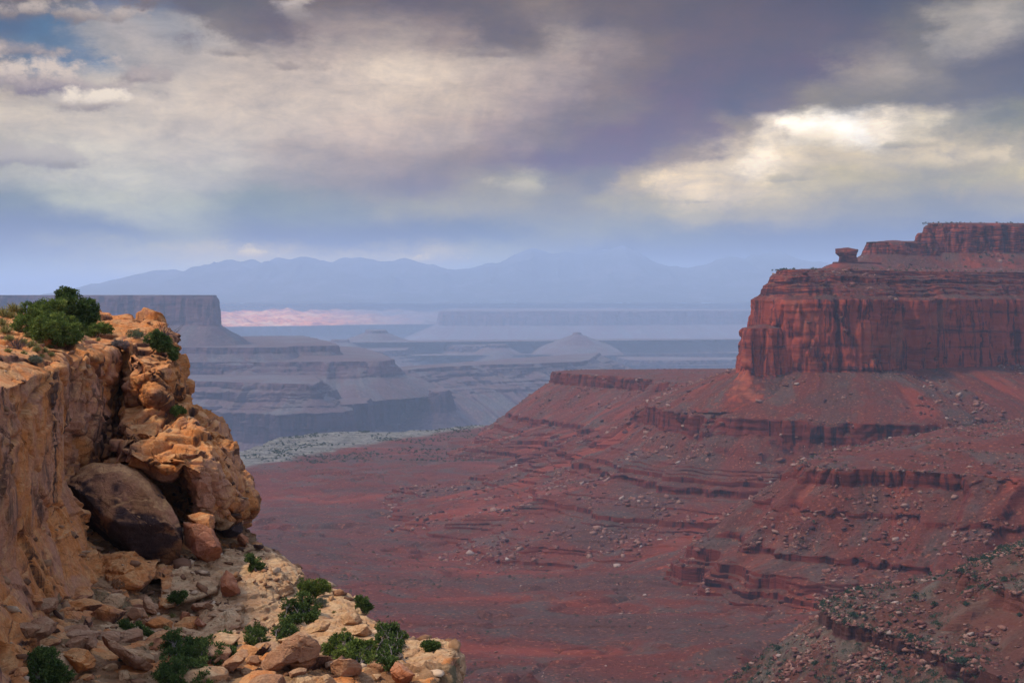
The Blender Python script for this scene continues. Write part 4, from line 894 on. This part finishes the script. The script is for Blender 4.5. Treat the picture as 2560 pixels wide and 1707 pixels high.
def leaves(centres, rads, per, size, seed, up=.3, flat=.8):
    g = np.random.default_rng(seed); n = len(centres)
    c = np.repeat(centres, per, 0); r = np.repeat(rads, per)
    d = g.normal(size=(n * per, 3)); d /= np.linalg.norm(d, axis=1)[:, None]
    q = c + d * (r * g.random(n * per) ** .45)[:, None] * np.array([1, 1, flat])
    u = d * .6 + g.normal(size=d.shape) * .6 + np.array([0, 0, up]); u /= np.linalg.norm(u, axis=1)[:, None]
    w = np.cross(u, g.normal(size=d.shape)); w /= np.linalg.norm(w, axis=1)[:, None] + 1e-9
    s = size * (.6 + .8 * g.random(n * per))[:, None]
    V = np.stack([q - w * s * .38, q + u * s * 1.1 - w * s * .12, q + u * s * 1.25 + w * s * .15, q + w * s * .38], 1).reshape(-1, 3)
    Fc = np.arange(n * per * 4).reshape(-1, 4)
    tone = np.repeat(np.clip(np.repeat(g.random(n) * .55, per) + g.random(n * per) * .45, 0, 1), 4)
    return V, Fc, tone
def tube(path, rad, seg=7):
    path = np.array(path, float); V = []; Fc = []
    T = np.gradient(path, axis=0); T /= np.linalg.norm(T, axis=1)[:, None] + 1e-9
    for i, (p, t_, r) in enumerate(zip(path, T, rad)):
        a = np.cross(t_, [.3, .9, .1]); a /= np.linalg.norm(a); b = np.cross(t_, a)
        for k in range(seg):
            th = 2 * math.pi * k / seg; V.append(p + (a * math.cos(th) + b * math.sin(th)) * r)
    for i in range(len(path) - 1):
        for k in range(seg):
            k2 = (k + 1) % seg; Fc.append((i * seg + k, i * seg + k2, (i + 1) * seg + k2, (i + 1) * seg + k))
    return np.array(V), np.array(Fc)
def join(parts):
    V = []; Fc = []; k = 0
    for v, f in parts: V.append(v); Fc.append(f + k); k += len(v)
    return np.concatenate(V), np.concatenate(Fc)
def juniper(label, lobes, D, base, mat=M_JUN, group=None, seed=0, dens=1.0, name='juniper_tree', cat='juniper', leaf=.075):
    """lobes: (px, py, radius px) of the crown masses; base: (px, py) where the trunk meets the rock"""
    g = np.random.default_rng(seed + 900); b = at(base[0], base[1], D)
    h = hit(base[0], min(base[1], 1704))
    if h is not None and abs(h[1] - D) < 9: b = h
    root = bpy.data.objects.new(name, None); COL.objects.link(root); root.location = b; root.empty_display_size = .3
    tag(root, label, cat, group)
    tubes = []; cen = []; rad = []
    for (px, py, r) in lobes:
        R = r / F * D; hh = hit(px, min(py + r * .5, 1705)); Dl = D if hh is None else min(D, hh[1] - .45 * R)
        c = at(px, py, Dl + g.uniform(-.3, .3) * R) - b
        # limb from the ground, gnarled
        n = 9; s = np.linspace(0, 1, n)[:, None]
        bow = np.array([g.normal() * .09, abs(g.normal()) * .12, .0]) * np.linalg.norm(c)
        path = c * s ** np.array([[1.3, 1.3, .85]]) + bow * np.sin(s * math.pi) + g.normal(size=(n, 3)) * .035 * (s > .05)
        r0 = .035 + .035 * R
        tubes.append(tube(path - np.array([0, 0, .15]) * (1 - s), r0 * (1 - .78 * s[:, 0])))
        k = int(max(14, 36 * (R / .6) ** 1.7) * dens)
        d = g.normal(size=(k, 3)); d /= np.linalg.norm(d, axis=1)[:, None]
        rr = R * (.35 + .67 * g.random(k) ** .55) * (1 + .22 * fbm(d * 1.7 + seed, 3, seed))
        q = c + d * rr[:, None] * np.array([1, 1, .88])
        cen.append(q); rad.append(np.full(k, .13 + .10 * min(R, 1.2)) * g.uniform(.7, 1.3, k))
        for j in g.choice(k, min(k, 8), replace=False):
            e = q[j]; s5 = np.linspace(0, 1, 5)[:, None]; st = path[6]
            tubes.append(tube(st + (e - st) * s5 + g.normal(size=(5, 3)) * .03, (.022 * (1 - .7 * s5[:, 0])), 5))
    cen = np.concatenate(cen); rad = np.concatenate(rad)
    V, Fc = join(tubes); o = mesh_np('trunk', V, Fc, M_BARK, root)
    V, Fc, tone = leaves(cen, rad * .95, 60, leaf * 1.05, seed)
    # leaf tone differs at random between and within the sprays
    mesh_np('crown', V, Fc, mat, root, smooth=False, attrs={'tone': tone})
    return root
JUN = [
 ('large juniper with a wide low crown on the clifftop, left of the taller one', [(88,800,40),(72,775,24),(115,785,38),(140,765,26),(62,812,26),(125,820,38),(160,812,34),(95,830,26),(178,835,24),(150,842,22)], 91, (150,858), M_JUN, None, .078),
 ('taller pointed juniper on the clifftop rising behind the wide low one', [(165,740,26),(172,728,16),(190,762,30),(160,775,30),(208,790,32),(222,768,22),(232,790,20),(205,815,26),(180,800,28),(225,815,18)], 94, (190,845), M_JUND, None, .078),
 ('low rounded juniper bush right of the tall clifftop juniper', [(232,826,17),(250,818,18),(265,824,17),(222,832,14)], 92, (245,842), M_JUN, None, .07),
 ('dark juniper hanging over the clifftop edge at the head block', [(378,848,16),(395,838,17),(408,850,17),(400,866,14),(420,868,17),(432,880,15),(436,890,11),(385,860,10)], 87.5, (405,872), M_JUND, None, .07),
 ('tiny green bush on the terrace below the head block', [(432,1024,8),(445,1022,10),(455,1027,7),(438,1030,7)], 84, (440,1034), M_JUN, None, .06),
 ('small dark juniper among the layered ledges below the overhang', [(625,1396,13),(640,1408,17),(650,1418,11),(634,1418,10)], 73.5, (642,1428), M_JUND, None, .065),
 ('grey green juniper bush on the shelf right of the layered ledge tip', [(770,1462,20),(795,1466,22),(815,1466,15),(780,1478,18),(758,1472,12)], 73, (788,1490), M_SAGEJ if False else M_JUN, None, .065),
 ('rounded juniper standing against the pale overhanging ledge', [(762,1500,22),(775,1520,24),(782,1540,16),(755,1522,18),(770,1545,12)], 69.5, (768,1556), M_JUND, None, .065),
 ('narrow juniper in the gully left of the rounded ledge juniper', [(722,1508,16),(735,1525,20),(722,1540,20),(738,1548,16),(715,1556,14)], 68.5, (728,1570), M_JUND, None, .065),
 ('low dark juniper bush in the gully above the largest tilted slab', [(700,1576,18),(722,1572,18),(708,1590,16),(735,1582,10)], 63.5, (712,1602), M_JUND, None, .06),
 ('dark juniper in the shade below the layered pale terrace', [(628,1582,18),(645,1575,20),(650,1596,20),(630,1600,16)], 62, (642,1615), M_JUND, None, .06),
 ('small juniper leaning out over the drop beyond the outer ledge', [(902,1500,13),(914,1508,14),(920,1520,9),(900,1512,9)], 70.5, (905,1530), M_JUND, None, .06),
 ('bright green spreading juniper clump behind the broad brown boulder', [(845,1600,22),(868,1606,26),(835,1620,26),(860,1632,30),(890,1618,28),(918,1620,22),(905,1642,26),(875,1648,24),(930,1635,14),(825,1636,14)], 57.5, (880,1664), M_JUN, None, .062),
 ('tall dark juniper right of the bright green juniper clump', [(958,1572,20),(980,1578,24),(998,1590,20),(960,1598,24),(988,1612,22),(965,1625,24),(985,1638,18),(955,1645,20),(970,1655,16)], 58.5, (972,1668), M_JUND, None, .062),
 ('tiny dark bush at the left end of the jutting pale slab', [(1064,1612,9),(1076,1610,11),(1088,1614,8),(1072,1618,8)], 60.3, (1074,1626), M_JUND, None, .055),
 ('biggest juniper at the bottom edge with a dark double crown', [(432,1598,26),(455,1610,28),(418,1630,26),(450,1640,34),(485,1635,30),(500,1612,22),(430,1665,32),(470,1675,36),(505,1672,30),(450,1700,34),(410,1695,26),(500,1700,30)], 54.5, (460,1740), M_JUND, None, .062),
 ('round juniper touching the right side of the biggest bottom juniper', [(540,1604,20),(560,1598,20),(575,1612,18),(545,1625,24),(570,1632,20),(585,1620,12),(540,1645,18)], 57.5, (560,1660), M_JUND, None, .062),
 ('dark juniper in the bottom left corner', [(95,1640,24),(120,1636,24),(80,1660,26),(110,1668,30),(140,1662,24),(160,1685,24),(90,1692,30),(130,1700,30)], 50.5, (115,1740), M_JUND, None, .062),
 ('small dark bush at the foot of the scree left of the double crowned juniper', [(312,1560,11),(322,1566,11),(352,1570,13),(366,1580,11),(378,1586,7)], 62.5, (345,1592), M_JUND, None, .055),
 ('low dark shrub in the hollow under the stacked ledges', [(428,1494,10),(442,1490,12),(458,1486,9),(446,1498,9)], 68.5, (443,1506), M_JUND, None, .055),
]
for i, (lab, lobes, D, base, mat, grp, lf) in enumerate(JUN): juniper(lab, lobes, D, base, mat, grp, seed=i * 7, leaf=lf)

def tuft(label, px, py, r, mat, group=None, seed=0, name='grass_tuft', cat='grass', n=260, spread=.6, D=None, twig=False):
    """a bunch of blades or twigs fanning from one root"""
    g = np.random.default_rng(seed + 50); h = hit(px, py)
    if h is None: h = at(px, py, D or 90)
    R = r / F * h[1]
    V = []; Fc = []; tone = []
    for k in range(n):
        th = g.uniform(0, 2 * math.pi); el = g.uniform(.25, 1.45); d = np.array([math.cos(th) * math.cos(el), math.sin(th) * math.cos(el), math.sin(el)])
        s0 = np.array([g.normal() * .18 * R, g.normal() * .18 * R, -.04]); L = R * g.uniform(.7, 1.25)
        w = np.cross(d, g.normal(size=3)); w /= np.linalg.norm(w); wd = (.022 if not twig else .014) * (1 + R * .3)
        m_ = s0 + d * L * .55 + np.array([0, 0, .08 * L]); e = s0 + d * L + np.array([0, 0, -.12 * L * (1 - math.sin(el))]) + g.normal(size=3) * .04 * R
        b = len(V); V += [s0 - w * wd, s0 + w * wd, m_ + w * wd * .8, m_ - w * wd * .8, e + w * wd * .25, e - w * wd * .25]
        Fc += [(b, b + 1, b + 2, b + 3), (b + 3, b + 2, b + 4, b + 5)]; tone += [g.random()] * 6
        if twig:
            for q in range(4):
                p0 = s0 + (e - s0) * g.uniform(.35, .95); e2 = p0 + (d + g.normal(size=3) * .7) * L * .3; b = len(V)
                V += [p0 - w * wd * .5, p0 + w * wd * .5, e2 + w * wd * .2, e2 - w * wd * .2]; Fc.append((b, b + 1, b + 2, b + 3)); tone += [g.random()] * 4
    o = mesh_np(name, np.array(V), np.array(Fc), mat, smooth=False, attrs={'tone': tone}); o.location = h
    return tag(o, label, cat, group)
def sage(label, px, py, r, seed=0, mat=M_SAGE, D=None, name='sagebrush', cat='shrub', group=None):
    g = np.random.default_rng(seed + 70); h = hit(px, py)
    if h is None: h = at(px, py, D or 88)
    R = r / F * h[1]; k = 46
    d = g.normal(size=(k, 3)); d[:, 2] = np.abs(d[:, 2]) * .8; d /= np.linalg.norm(d, axis=1)[:, None]
    q = d * (R * (.5 + .5 * g.random(k)))[:, None] + np.array([0, 0, .1])
    V, Fc, tone = leaves(q, np.full(k, R * .2 + .04), 34, .05, seed + 3)
    root = bpy.data.objects.new(name, None); COL.objects.link(root); root.location = h; tag(root, label, cat, group)
    mesh_np('foliage', V, Fc, mat, root, smooth=False, attrs={'tone': tone})
    tv, tf = join([tube([(0, 0, -.1), tuple(e * .5 + g.normal(size=3) * .03), tuple(e)], [.02, .014, .006], 4) for e in q[:14]])
    mesh_np('stem', tv, tf, M_BARK, root)
    return root
sage('round grey green sagebrush alone on the bare clifftop rock near the left edge', 87, 908, 17, 1)
sage('grey sagebrush growing at the top of the dark vertical joint', 293, 868, 15, 2, leaf_mat('grey_sage_foliage', (.09,.07,.06), (.17,.14,.11), (.26,.22,.18)))
sage('purplish grey bush right of the sagebrush at the top of the joint', 312, 872, 14, 3, leaf_mat('purple_sage_foliage', (.10,.07,.06), (.19,.13,.11), (.28,.2,.17)))
sage('olive grey bush at the clifftop edge left of the dark hanging juniper', 338, 846, 22, 4, leaf_mat('olive_bush_foliage', (.06,.075,.035), (.13,.15,.07), (.22,.24,.12)), D=89)
sage('olive grey bush between two ledge junipers on the outer shelf', 800, 1512, 13, 5)
tuft('bare purplish dead bush sticking up behind the dark hanging juniper', 408, 842, 34, M_TWIG, seed=4, name='dead_bush', cat='dead bush', n=60, D=88, twig=True)
tuft('bare grey dead brush on the red soil at the left edge of the clifftop', 42, 872, 26, M_TWIG, seed=6, name='dead_bush', cat='dead bush', n=50, twig=True)
GT = [(8,790,24),(30,795,22),(14,830,20),(45,826,16),(60,858,14),(78,866,17),(100,860,13),(24,850,16),(5,812,18),(92,876,14),(112,880,13),(70,842,14),(52,800,12),(34,778,22),(120,868,10),(104,892,9),(246,850,7),(128,888,10),(20,880,12),(60,885,10)]
for i, (px, py, r) in enumerate(GT):
    tuft('yellow green bunch grass on the red clifftop soil beside the wide juniper', px, py, r, M_DRY, 'grass tufts on the clifftop', seed=i + 20, n=150)
GB = [(400,1560,12),(430,1540,11),(415,1575,13),(385,1555,10),(450,1575,10),(470,1560,9),(520,1640,10),(365,1540,9),(340,1640,9),(300,1650,8),(665,1610,10),(680,1625,9),(655,1625,8),(860,1575,9),(380,1610,8),(812,1505,9),(835,1530,6),(700,1550,8),(560,1600,7),(930,1600,8)]
for i, (px, py, r) in enumerate(GB):
    tuft('dull olive grass clump growing between the fallen rocks on the bench', px, py, r, M_DRY if i % 3 else M_SAGE, 'grass clumps on the scree bench', seed=i + 80, n=110)

# ---------------------------------------------------------------- loose stone and scrub
def rock_shapes(n, seed):
    g = np.random.default_rng(seed); L = []
    t = (1 + 5 ** .5) / 2
    iv = np.array([(-1,t,0),(1,t,0),(-1,-t,0),(1,-t,0),(0,-1,t),(0,1,t),(0,-1,-t),(0,1,-t),(t,0,-1),(t,0,1),(-t,0,-1),(-t,0,1)], float) / 1.9
    fc = np.array([(0,11,5),(0,5,1),(0,1,7),(0,7,10),(0,10,11),(1,5,9),(5,11,4),(11,10,2),(10,7,6),(7,1,8),(3,9,4),(3,4,2),(3,2,6),(3,6,8),(3,8,9),(4,9,5),(2,4,11),(6,2,10),(8,6,7),(9,8,1)])
    return iv, fc
def scatter_rocks(name, pts, size, mat, seed, flat=.55, kind='stuff', label=None):
    g = np.random.default_rng(seed); iv, fc = rock_shapes(1, 0); n = len(pts)
    s = size[:, None] * g.uniform(.55, 1.3, (n, 3)); s[:, 2] *= flat
    a = g.uniform(0, 2 * math.pi, n); tl = g.normal(size=n) * .35
    V = iv[None] * (1 + g.normal(size=(n, 12, 1)) * .30) * s[:, None, :]
    x = V[..., 0] * np.cos(tl)[:, None] - V[..., 2] * np.sin(tl)[:, None]; z = V[..., 0] * np.sin(tl)[:, None] + V[..., 2] * np.cos(tl)[:, None]
    X = x * np.cos(a)[:, None] - V[..., 1] * np.sin(a)[:, None]; Y = x * np.sin(a)[:, None] + V[..., 1] * np.cos(a)[:, None]
    V = np.stack([X, Y, z], -1) + pts[:, None, :] + np.array([0, 0, .12]) * size[:, None, None]
    Fc = (fc[None] + (np.arange(n) * 12)[:, None, None]).reshape(-1, 3)
    o = mesh_np(name, V.reshape(-1, 3), Fc, mat, smooth=False, attrs={'tone': np.repeat(g.random(n), 12)}); o['kind'] = kind
    return o
def stone_mat(name, cols):
    m = bpy.data.materials.new(name); m.use_nodes = True; t = NT(m.node_tree); b = t.n['Principled BSDF']; b.inputs['Roughness'].default_value = .95
    b.inputs['Specular IOR Level'].default_value = .15
    tone = t.node('ShaderNodeAttribute', attribute_name='tone').outputs['Fac']
    p = t.node('ShaderNodeNewGeometry').outputs['Position']
    c = t.ramp(tone, cols); k = t.mr(t.noise(p, 1.5, 5, .7), .3, .7, .6, 1.3)
    t.put(b.inputs['Base Color'], t.vm('MULTIPLY', c, t.comb(k, k, k)))
    return m
M_STONE = stone_mat('talus_stone', [(0, (.05,.02,.02)), (.35, (.14,.05,.035)), (.7, (.2,.09,.06)), (.95, (.24,.14,.10)), (1, (.30,.22,.17))])
M_SCREE = stone_mat('bench_stone', [(0, (.06,.03,.018)), (.4, (.22,.10,.045)), (.8, (.36,.2,.095)), (1, (.5,.34,.2))])
def sample_grid(G, n, g, zr=(-1e9, 1e9), minnz=.45, maxnz=1.0, dist=None, clump=None):
    A = G[:-1, :-1]; B = G[1:, :-1]; Cc = G[:-1, 1:]; e1 = B - A; e2 = Cc - A
    nn = np.cross(e1, e2); ar = np.linalg.norm(nn, axis=-1); nz = np.abs(nn[..., 2]) / (ar + 1e-9)
    pxx = HX + F * A[..., 0] / A[..., 1].clip(1); w = ar * (nz > minnz) * (nz < maxnz) * (A[..., 2] > zr[0]) * (A[..., 2] < zr[1]) * (pxx > -100) * (pxx < 2660) * (A[..., 1] > 0) * (HZ - F * A[..., 2] / A[..., 1].clip(1) < 1730)
    w = w / (A[..., 1].clip(100) ** 1.3)
    if clump is not None: w = w * ss(fbm(A / clump, 3, 700), -.15, .45)
    w = w.ravel() / w.sum(); i = g.choice(len(w), n, p=w)
    u, v = g.random((n, 1)), g.random((n, 1)); q = A.reshape(-1, 3)[i] + e1.reshape(-1, 3)[i] * u + e2.reshape(-1, 3)[i] * v
    return q
def sample_cap(key, n, g, sp=4.):
    V = CAPS[key]; py = HZ - F * V[:, 2] / V[:, 1].clip(1); px = HX + F * V[:, 0] / V[:, 1].clip(1)
    V = V[(px > -60) & (px < 2620) & (py < 1730)]
    if len(V) == 0: return np.zeros((0, 3))
    w = ss(fbm(V / 40., 3, 701), -.3, .3) + .08; i = g.choice(len(V), n, p=w / w.sum())
    return V[i] + np.c_[g.normal(size=(n, 2)) * sp * .5, np.zeros(n)]
def scrub_mass(name, pts, size, mat, seed, per=26):
    g = np.random.default_rng(seed); n = len(pts)
    V, Fc, tone = leaves(pts + np.array([0, 0, .35]) * size[:, None], size, per, 1.0, seed, flat=.7)
    # leaves scaled with their bush
    c = V.reshape(-1, 4, 3); m_ = c.mean(1, keepdims=True); sc = np.repeat(size, per)[:, None, None] * .55
    V = (m_ + (c - m_) * sc).reshape(-1, 3)
    o = mesh_np(name, V, Fc, mat, smooth=False, attrs={'tone': tone}); o['kind'] = 'stuff'
    return o
def scatter_far():
    g = np.random.default_rng(5)
    pts = []; sz = []
    for key, n, lo, hi, cl in (('main', 22000, .8, 5.0, 60.), ('shoulder', 8000, .9, 4.2, 60.), ('spur1', 16000, .45, 3.4, 40.), ('spur1top', 5000, .5, 3.4, 40.), ('up1', 900, 1.2, 7, 40.), ('up2', 500, 1.2, 4, 40.), ('buttress', 200, 1, 4, 40.), ('floor', 9000, .4, 1.8, 80.)):
        q = sample_grid(ST[key][1], n, g, clump=cl) if key != 'floor' else sample_grid(ST[key][1][:, :760], n, g, clump=cl, zr=(-320, -200))
        pts.append(q); sz.append(lo + (hi - lo) * g.random(n) ** 7)
    for key, n, hi in (('near_spur15', 3500, 2.4), ('near_spur_talus17', 1500, 2.4), ('shoulder_mesa12', 1200, 2.4), ('right_butte2', 900, 3.0)):
        q = sample_cap(key, n, g, 7.); pts.append(q); sz.append(.4 + (hi - .4) * g.random(len(q)) ** 6)
    scatter_rocks('rubble', np.concatenate(pts), np.concatenate(sz), M_STONE, 11)
    pts = []; sz = []
    for key, n, lo, hi, cl in (('spur2', 20000, .2, 2.2, 14.), ('spur3', 10000, .2, 2.2, 14.)):
        q = sample_grid(ST[key][1], n, g, clump=cl); pts.append(q); sz.append(lo + (hi - lo) * g.random(n) ** 6)
    for key, n in (('nearest_slope19', 7000), ('nearest_ledge23', 4000)):
        q = sample_cap(key, n, g, 3.); pts.append(q); sz.append(.2 + 1.6 * g.random(len(q)) ** 6)
    scatter_rocks('rubble', np.concatenate(pts), np.concatenate(sz), M_STONE, 12)
    pts = []; sz = []
    for key, n, lo, hi, cl in (('main', 1500, .6, 1.6, 90.), ('up1', 260, 1.2, 3.4, 60.), ('up2', 120, 1.2, 2.6, 60.), ('shoulder', 500, .7, 1.5, 90.), ('spur1', 1300, .5, 1.4, 60.), ('spur1top', 300, .5, 1.4, 60.), ('spur2', 2600, .45, 1.5, 30.), ('spur3', 1500, .45, 1.5, 30.), ('floor', 9000, .35, 1.3, 120.)):
        q = sample_grid(ST[key][1], n, g, clump=cl, minnz=.6); pts.append(q); sz.append(lo + (hi - lo) * g.random(n) ** 3)
    for key, n, lo, hi, sp in (('near_spur15', 900, .5, 1.3, 7.), ('nearest_slope19', 1300, .4, 1.3, 3.), ('nearest_ledge23', 800, .4, 1.3, 3.), ('shoulder_mesa12', 300, .6, 1.4, 7.), ('right_butte2', 400, .8, 2.0, 7.)):
        q = sample_cap(key, n, g, sp); pts.append(q); sz.append(lo + (hi - lo) * g.random(len(q)) ** 3)
    # pale bench: thick with brush
    G = ST['floor'][1]; q = sample_grid(G[:, 700:], 16000, g, minnz=.8, zr=(-318, -280), clump=55.); q = q[(q[:, 1] > 2450)][:5200]
    pts.append(q); sz.append(g.uniform(.8, 2.6, len(q)))
    scrub_mass('scrub', np.concatenate(pts), np.concatenate(sz), M_SCRUB, 13)
    # the larger bushes of the nearest slopes, one by one
    V, Fc, tone = leaves(np.array([(0, 0, .5), (.35, .1, .35), (-.3, .2, .4), (.05, -.3, .35)]), np.array([.55, .42, .42, .4]), 60, .17, 77)
    me0 = None; k = 0
    for key, n in (('spur2', 60), ('spur3', 36), ('cap', 60), ('up1', 12)):
        for p in (sample_grid(ST[key][1], n, g, minnz=.6) if key != 'cap' else np.r_[sample_cap('nearest_slope19', 40, g, 3.), sample_cap('nearest_ledge23', 20, g, 3.)]):
            if me0 is None:
                o = mesh_np('desert_bush', V, Fc, M_SCRUB, smooth=False, attrs={'tone': tone}); me0 = o
            else: o = me0.copy(); COL.objects.link(o)
            s = g.uniform(1.7, 3.3) * (1.5 if key == 'up1' else 1); o.location = p; o.scale = (s, s, s * .9); o.rotation_euler = (0, 0, g.uniform(0, 6.28))
            tag(o, 'dark green desert bush on the steep scree slope at the right' if key != 'up1' else 'dark bush on the talus below the upper cliff at the right', 'bush', 'desert bushes on the near scree slope' if key != 'up1' else 'bushes below the upper cliff')
    # clifftop trees on the butte skyline
    R0 = ST['main'][1][:, 0]; U0 = ST['up1'][1][:, 0]
    pts = []; sz = []
    for R_, n in ((R0, 260), (U0, 150)):
        i = g.choice(len(R_), n); q = R_[i] + np.c_[g.normal(size=n) * 4, np.abs(g.normal(size=n)) * 12 + 2, np.zeros(n) + .3]; pts.append(q); sz.append(g.uniform(.9, 2.3, n))
    scrub_mass('scrub', np.concatenate(pts), np.concatenate(sz), M_SCRUB, 15)
    # loose stone and dry growth on the near bench
    nrm = np.cross(CV[CQ[:, 1]] - CV[CQ[:, 0]], CV[CQ[:, 2]] - CV[CQ[:, 0]]); a = np.linalg.norm(nrm, axis=1); nz = nrm[:, 2] / (a + 1e-12); C = CV[CQ].mean(1)
    w = a * (nz > .55) * (C[:, 2] < -10.5) * (C[:, 1] > 44) * (.15 + ss(fbm(C / 3., 3, 801), -.1, .4)); w /= w.sum()
    i = g.choice(len(w), 5200, p=w); scatter_rocks('rubble', C[i], .03 + .36 * g.random(5200) ** 6, M_SCREE, 21, flat=.42)
    w = a * (nz > .55) * (C[:, 2] > -4.5) * (C[:, 1] > 40) * ss(fbm(C / 3., 3, 803), -.1, .4); w /= w.sum()
    i = g.choice(len(w), 900, p=w); scatter_rocks('rubble', C[i], .03 + .22 * g.random(900) ** 4, M_SCREE, 22)
scatter_far()
# pedestal rock on the butte shoulder
def pedestal():
    Y = 2520
    pts = [(2088,622),(2120,619),(2146,624),(2141,640),(2148,662),(2094,663),(2098,642),(2089,634)]
    o3 = [(a, b, Y) for a, b in pts]
    V, Fs = trace_block(o3, [(2110,635,Y-5),(2130,630,Y-4)], 26, .9, 3)
    V, N, Q = remesh([(V, Fs)], .8); V = rough(V, N, 9, .04, .03, .05, 555)
    return tag(mesh_np('sandstone_pedestal', V, Q, M_RED), 'flat topped red pedestal block standing apart on the butte shoulder', 'rock pillar')
pedestal()
# ---------------------------------------------------------------- the air
def build_haze():
    x0, x1, y0, y1, z0, z1 = -122000, 122000, -3100, 93000, -1250, BOX_TOP
    V = [(x, y, z) for x in (x0, x1) for y in (y0, y1) for z in (z0, z1)]
    Fc = [(0, 1, 3, 2), (4, 6, 7, 5), (0, 4, 5, 1), (2, 3, 7, 6), (0, 2, 6, 4), (1, 5, 7, 3)]
    m = bpy.data.materials.new('haze_air'); m.use_nodes = True; t = NT(m.node_tree); t.n.clear()
    out = t.node('ShaderNodeOutputMaterial'); pv = t.node('ShaderNodeVolumePrincipled')
    pv.inputs['Color'].default_value = (.65, .80, 1.0, 1); pv.inputs['Density'].default_value = SIGMA; pv.inputs['Anisotropy'].default_value = 0.0
    t.l.new(pv.outputs[0], out.inputs['Volume'])
    o = mesh_np('haze', np.array(V, float), np.array(Fc), m, smooth=False); o['kind'] = 'stuff'
build_haze()
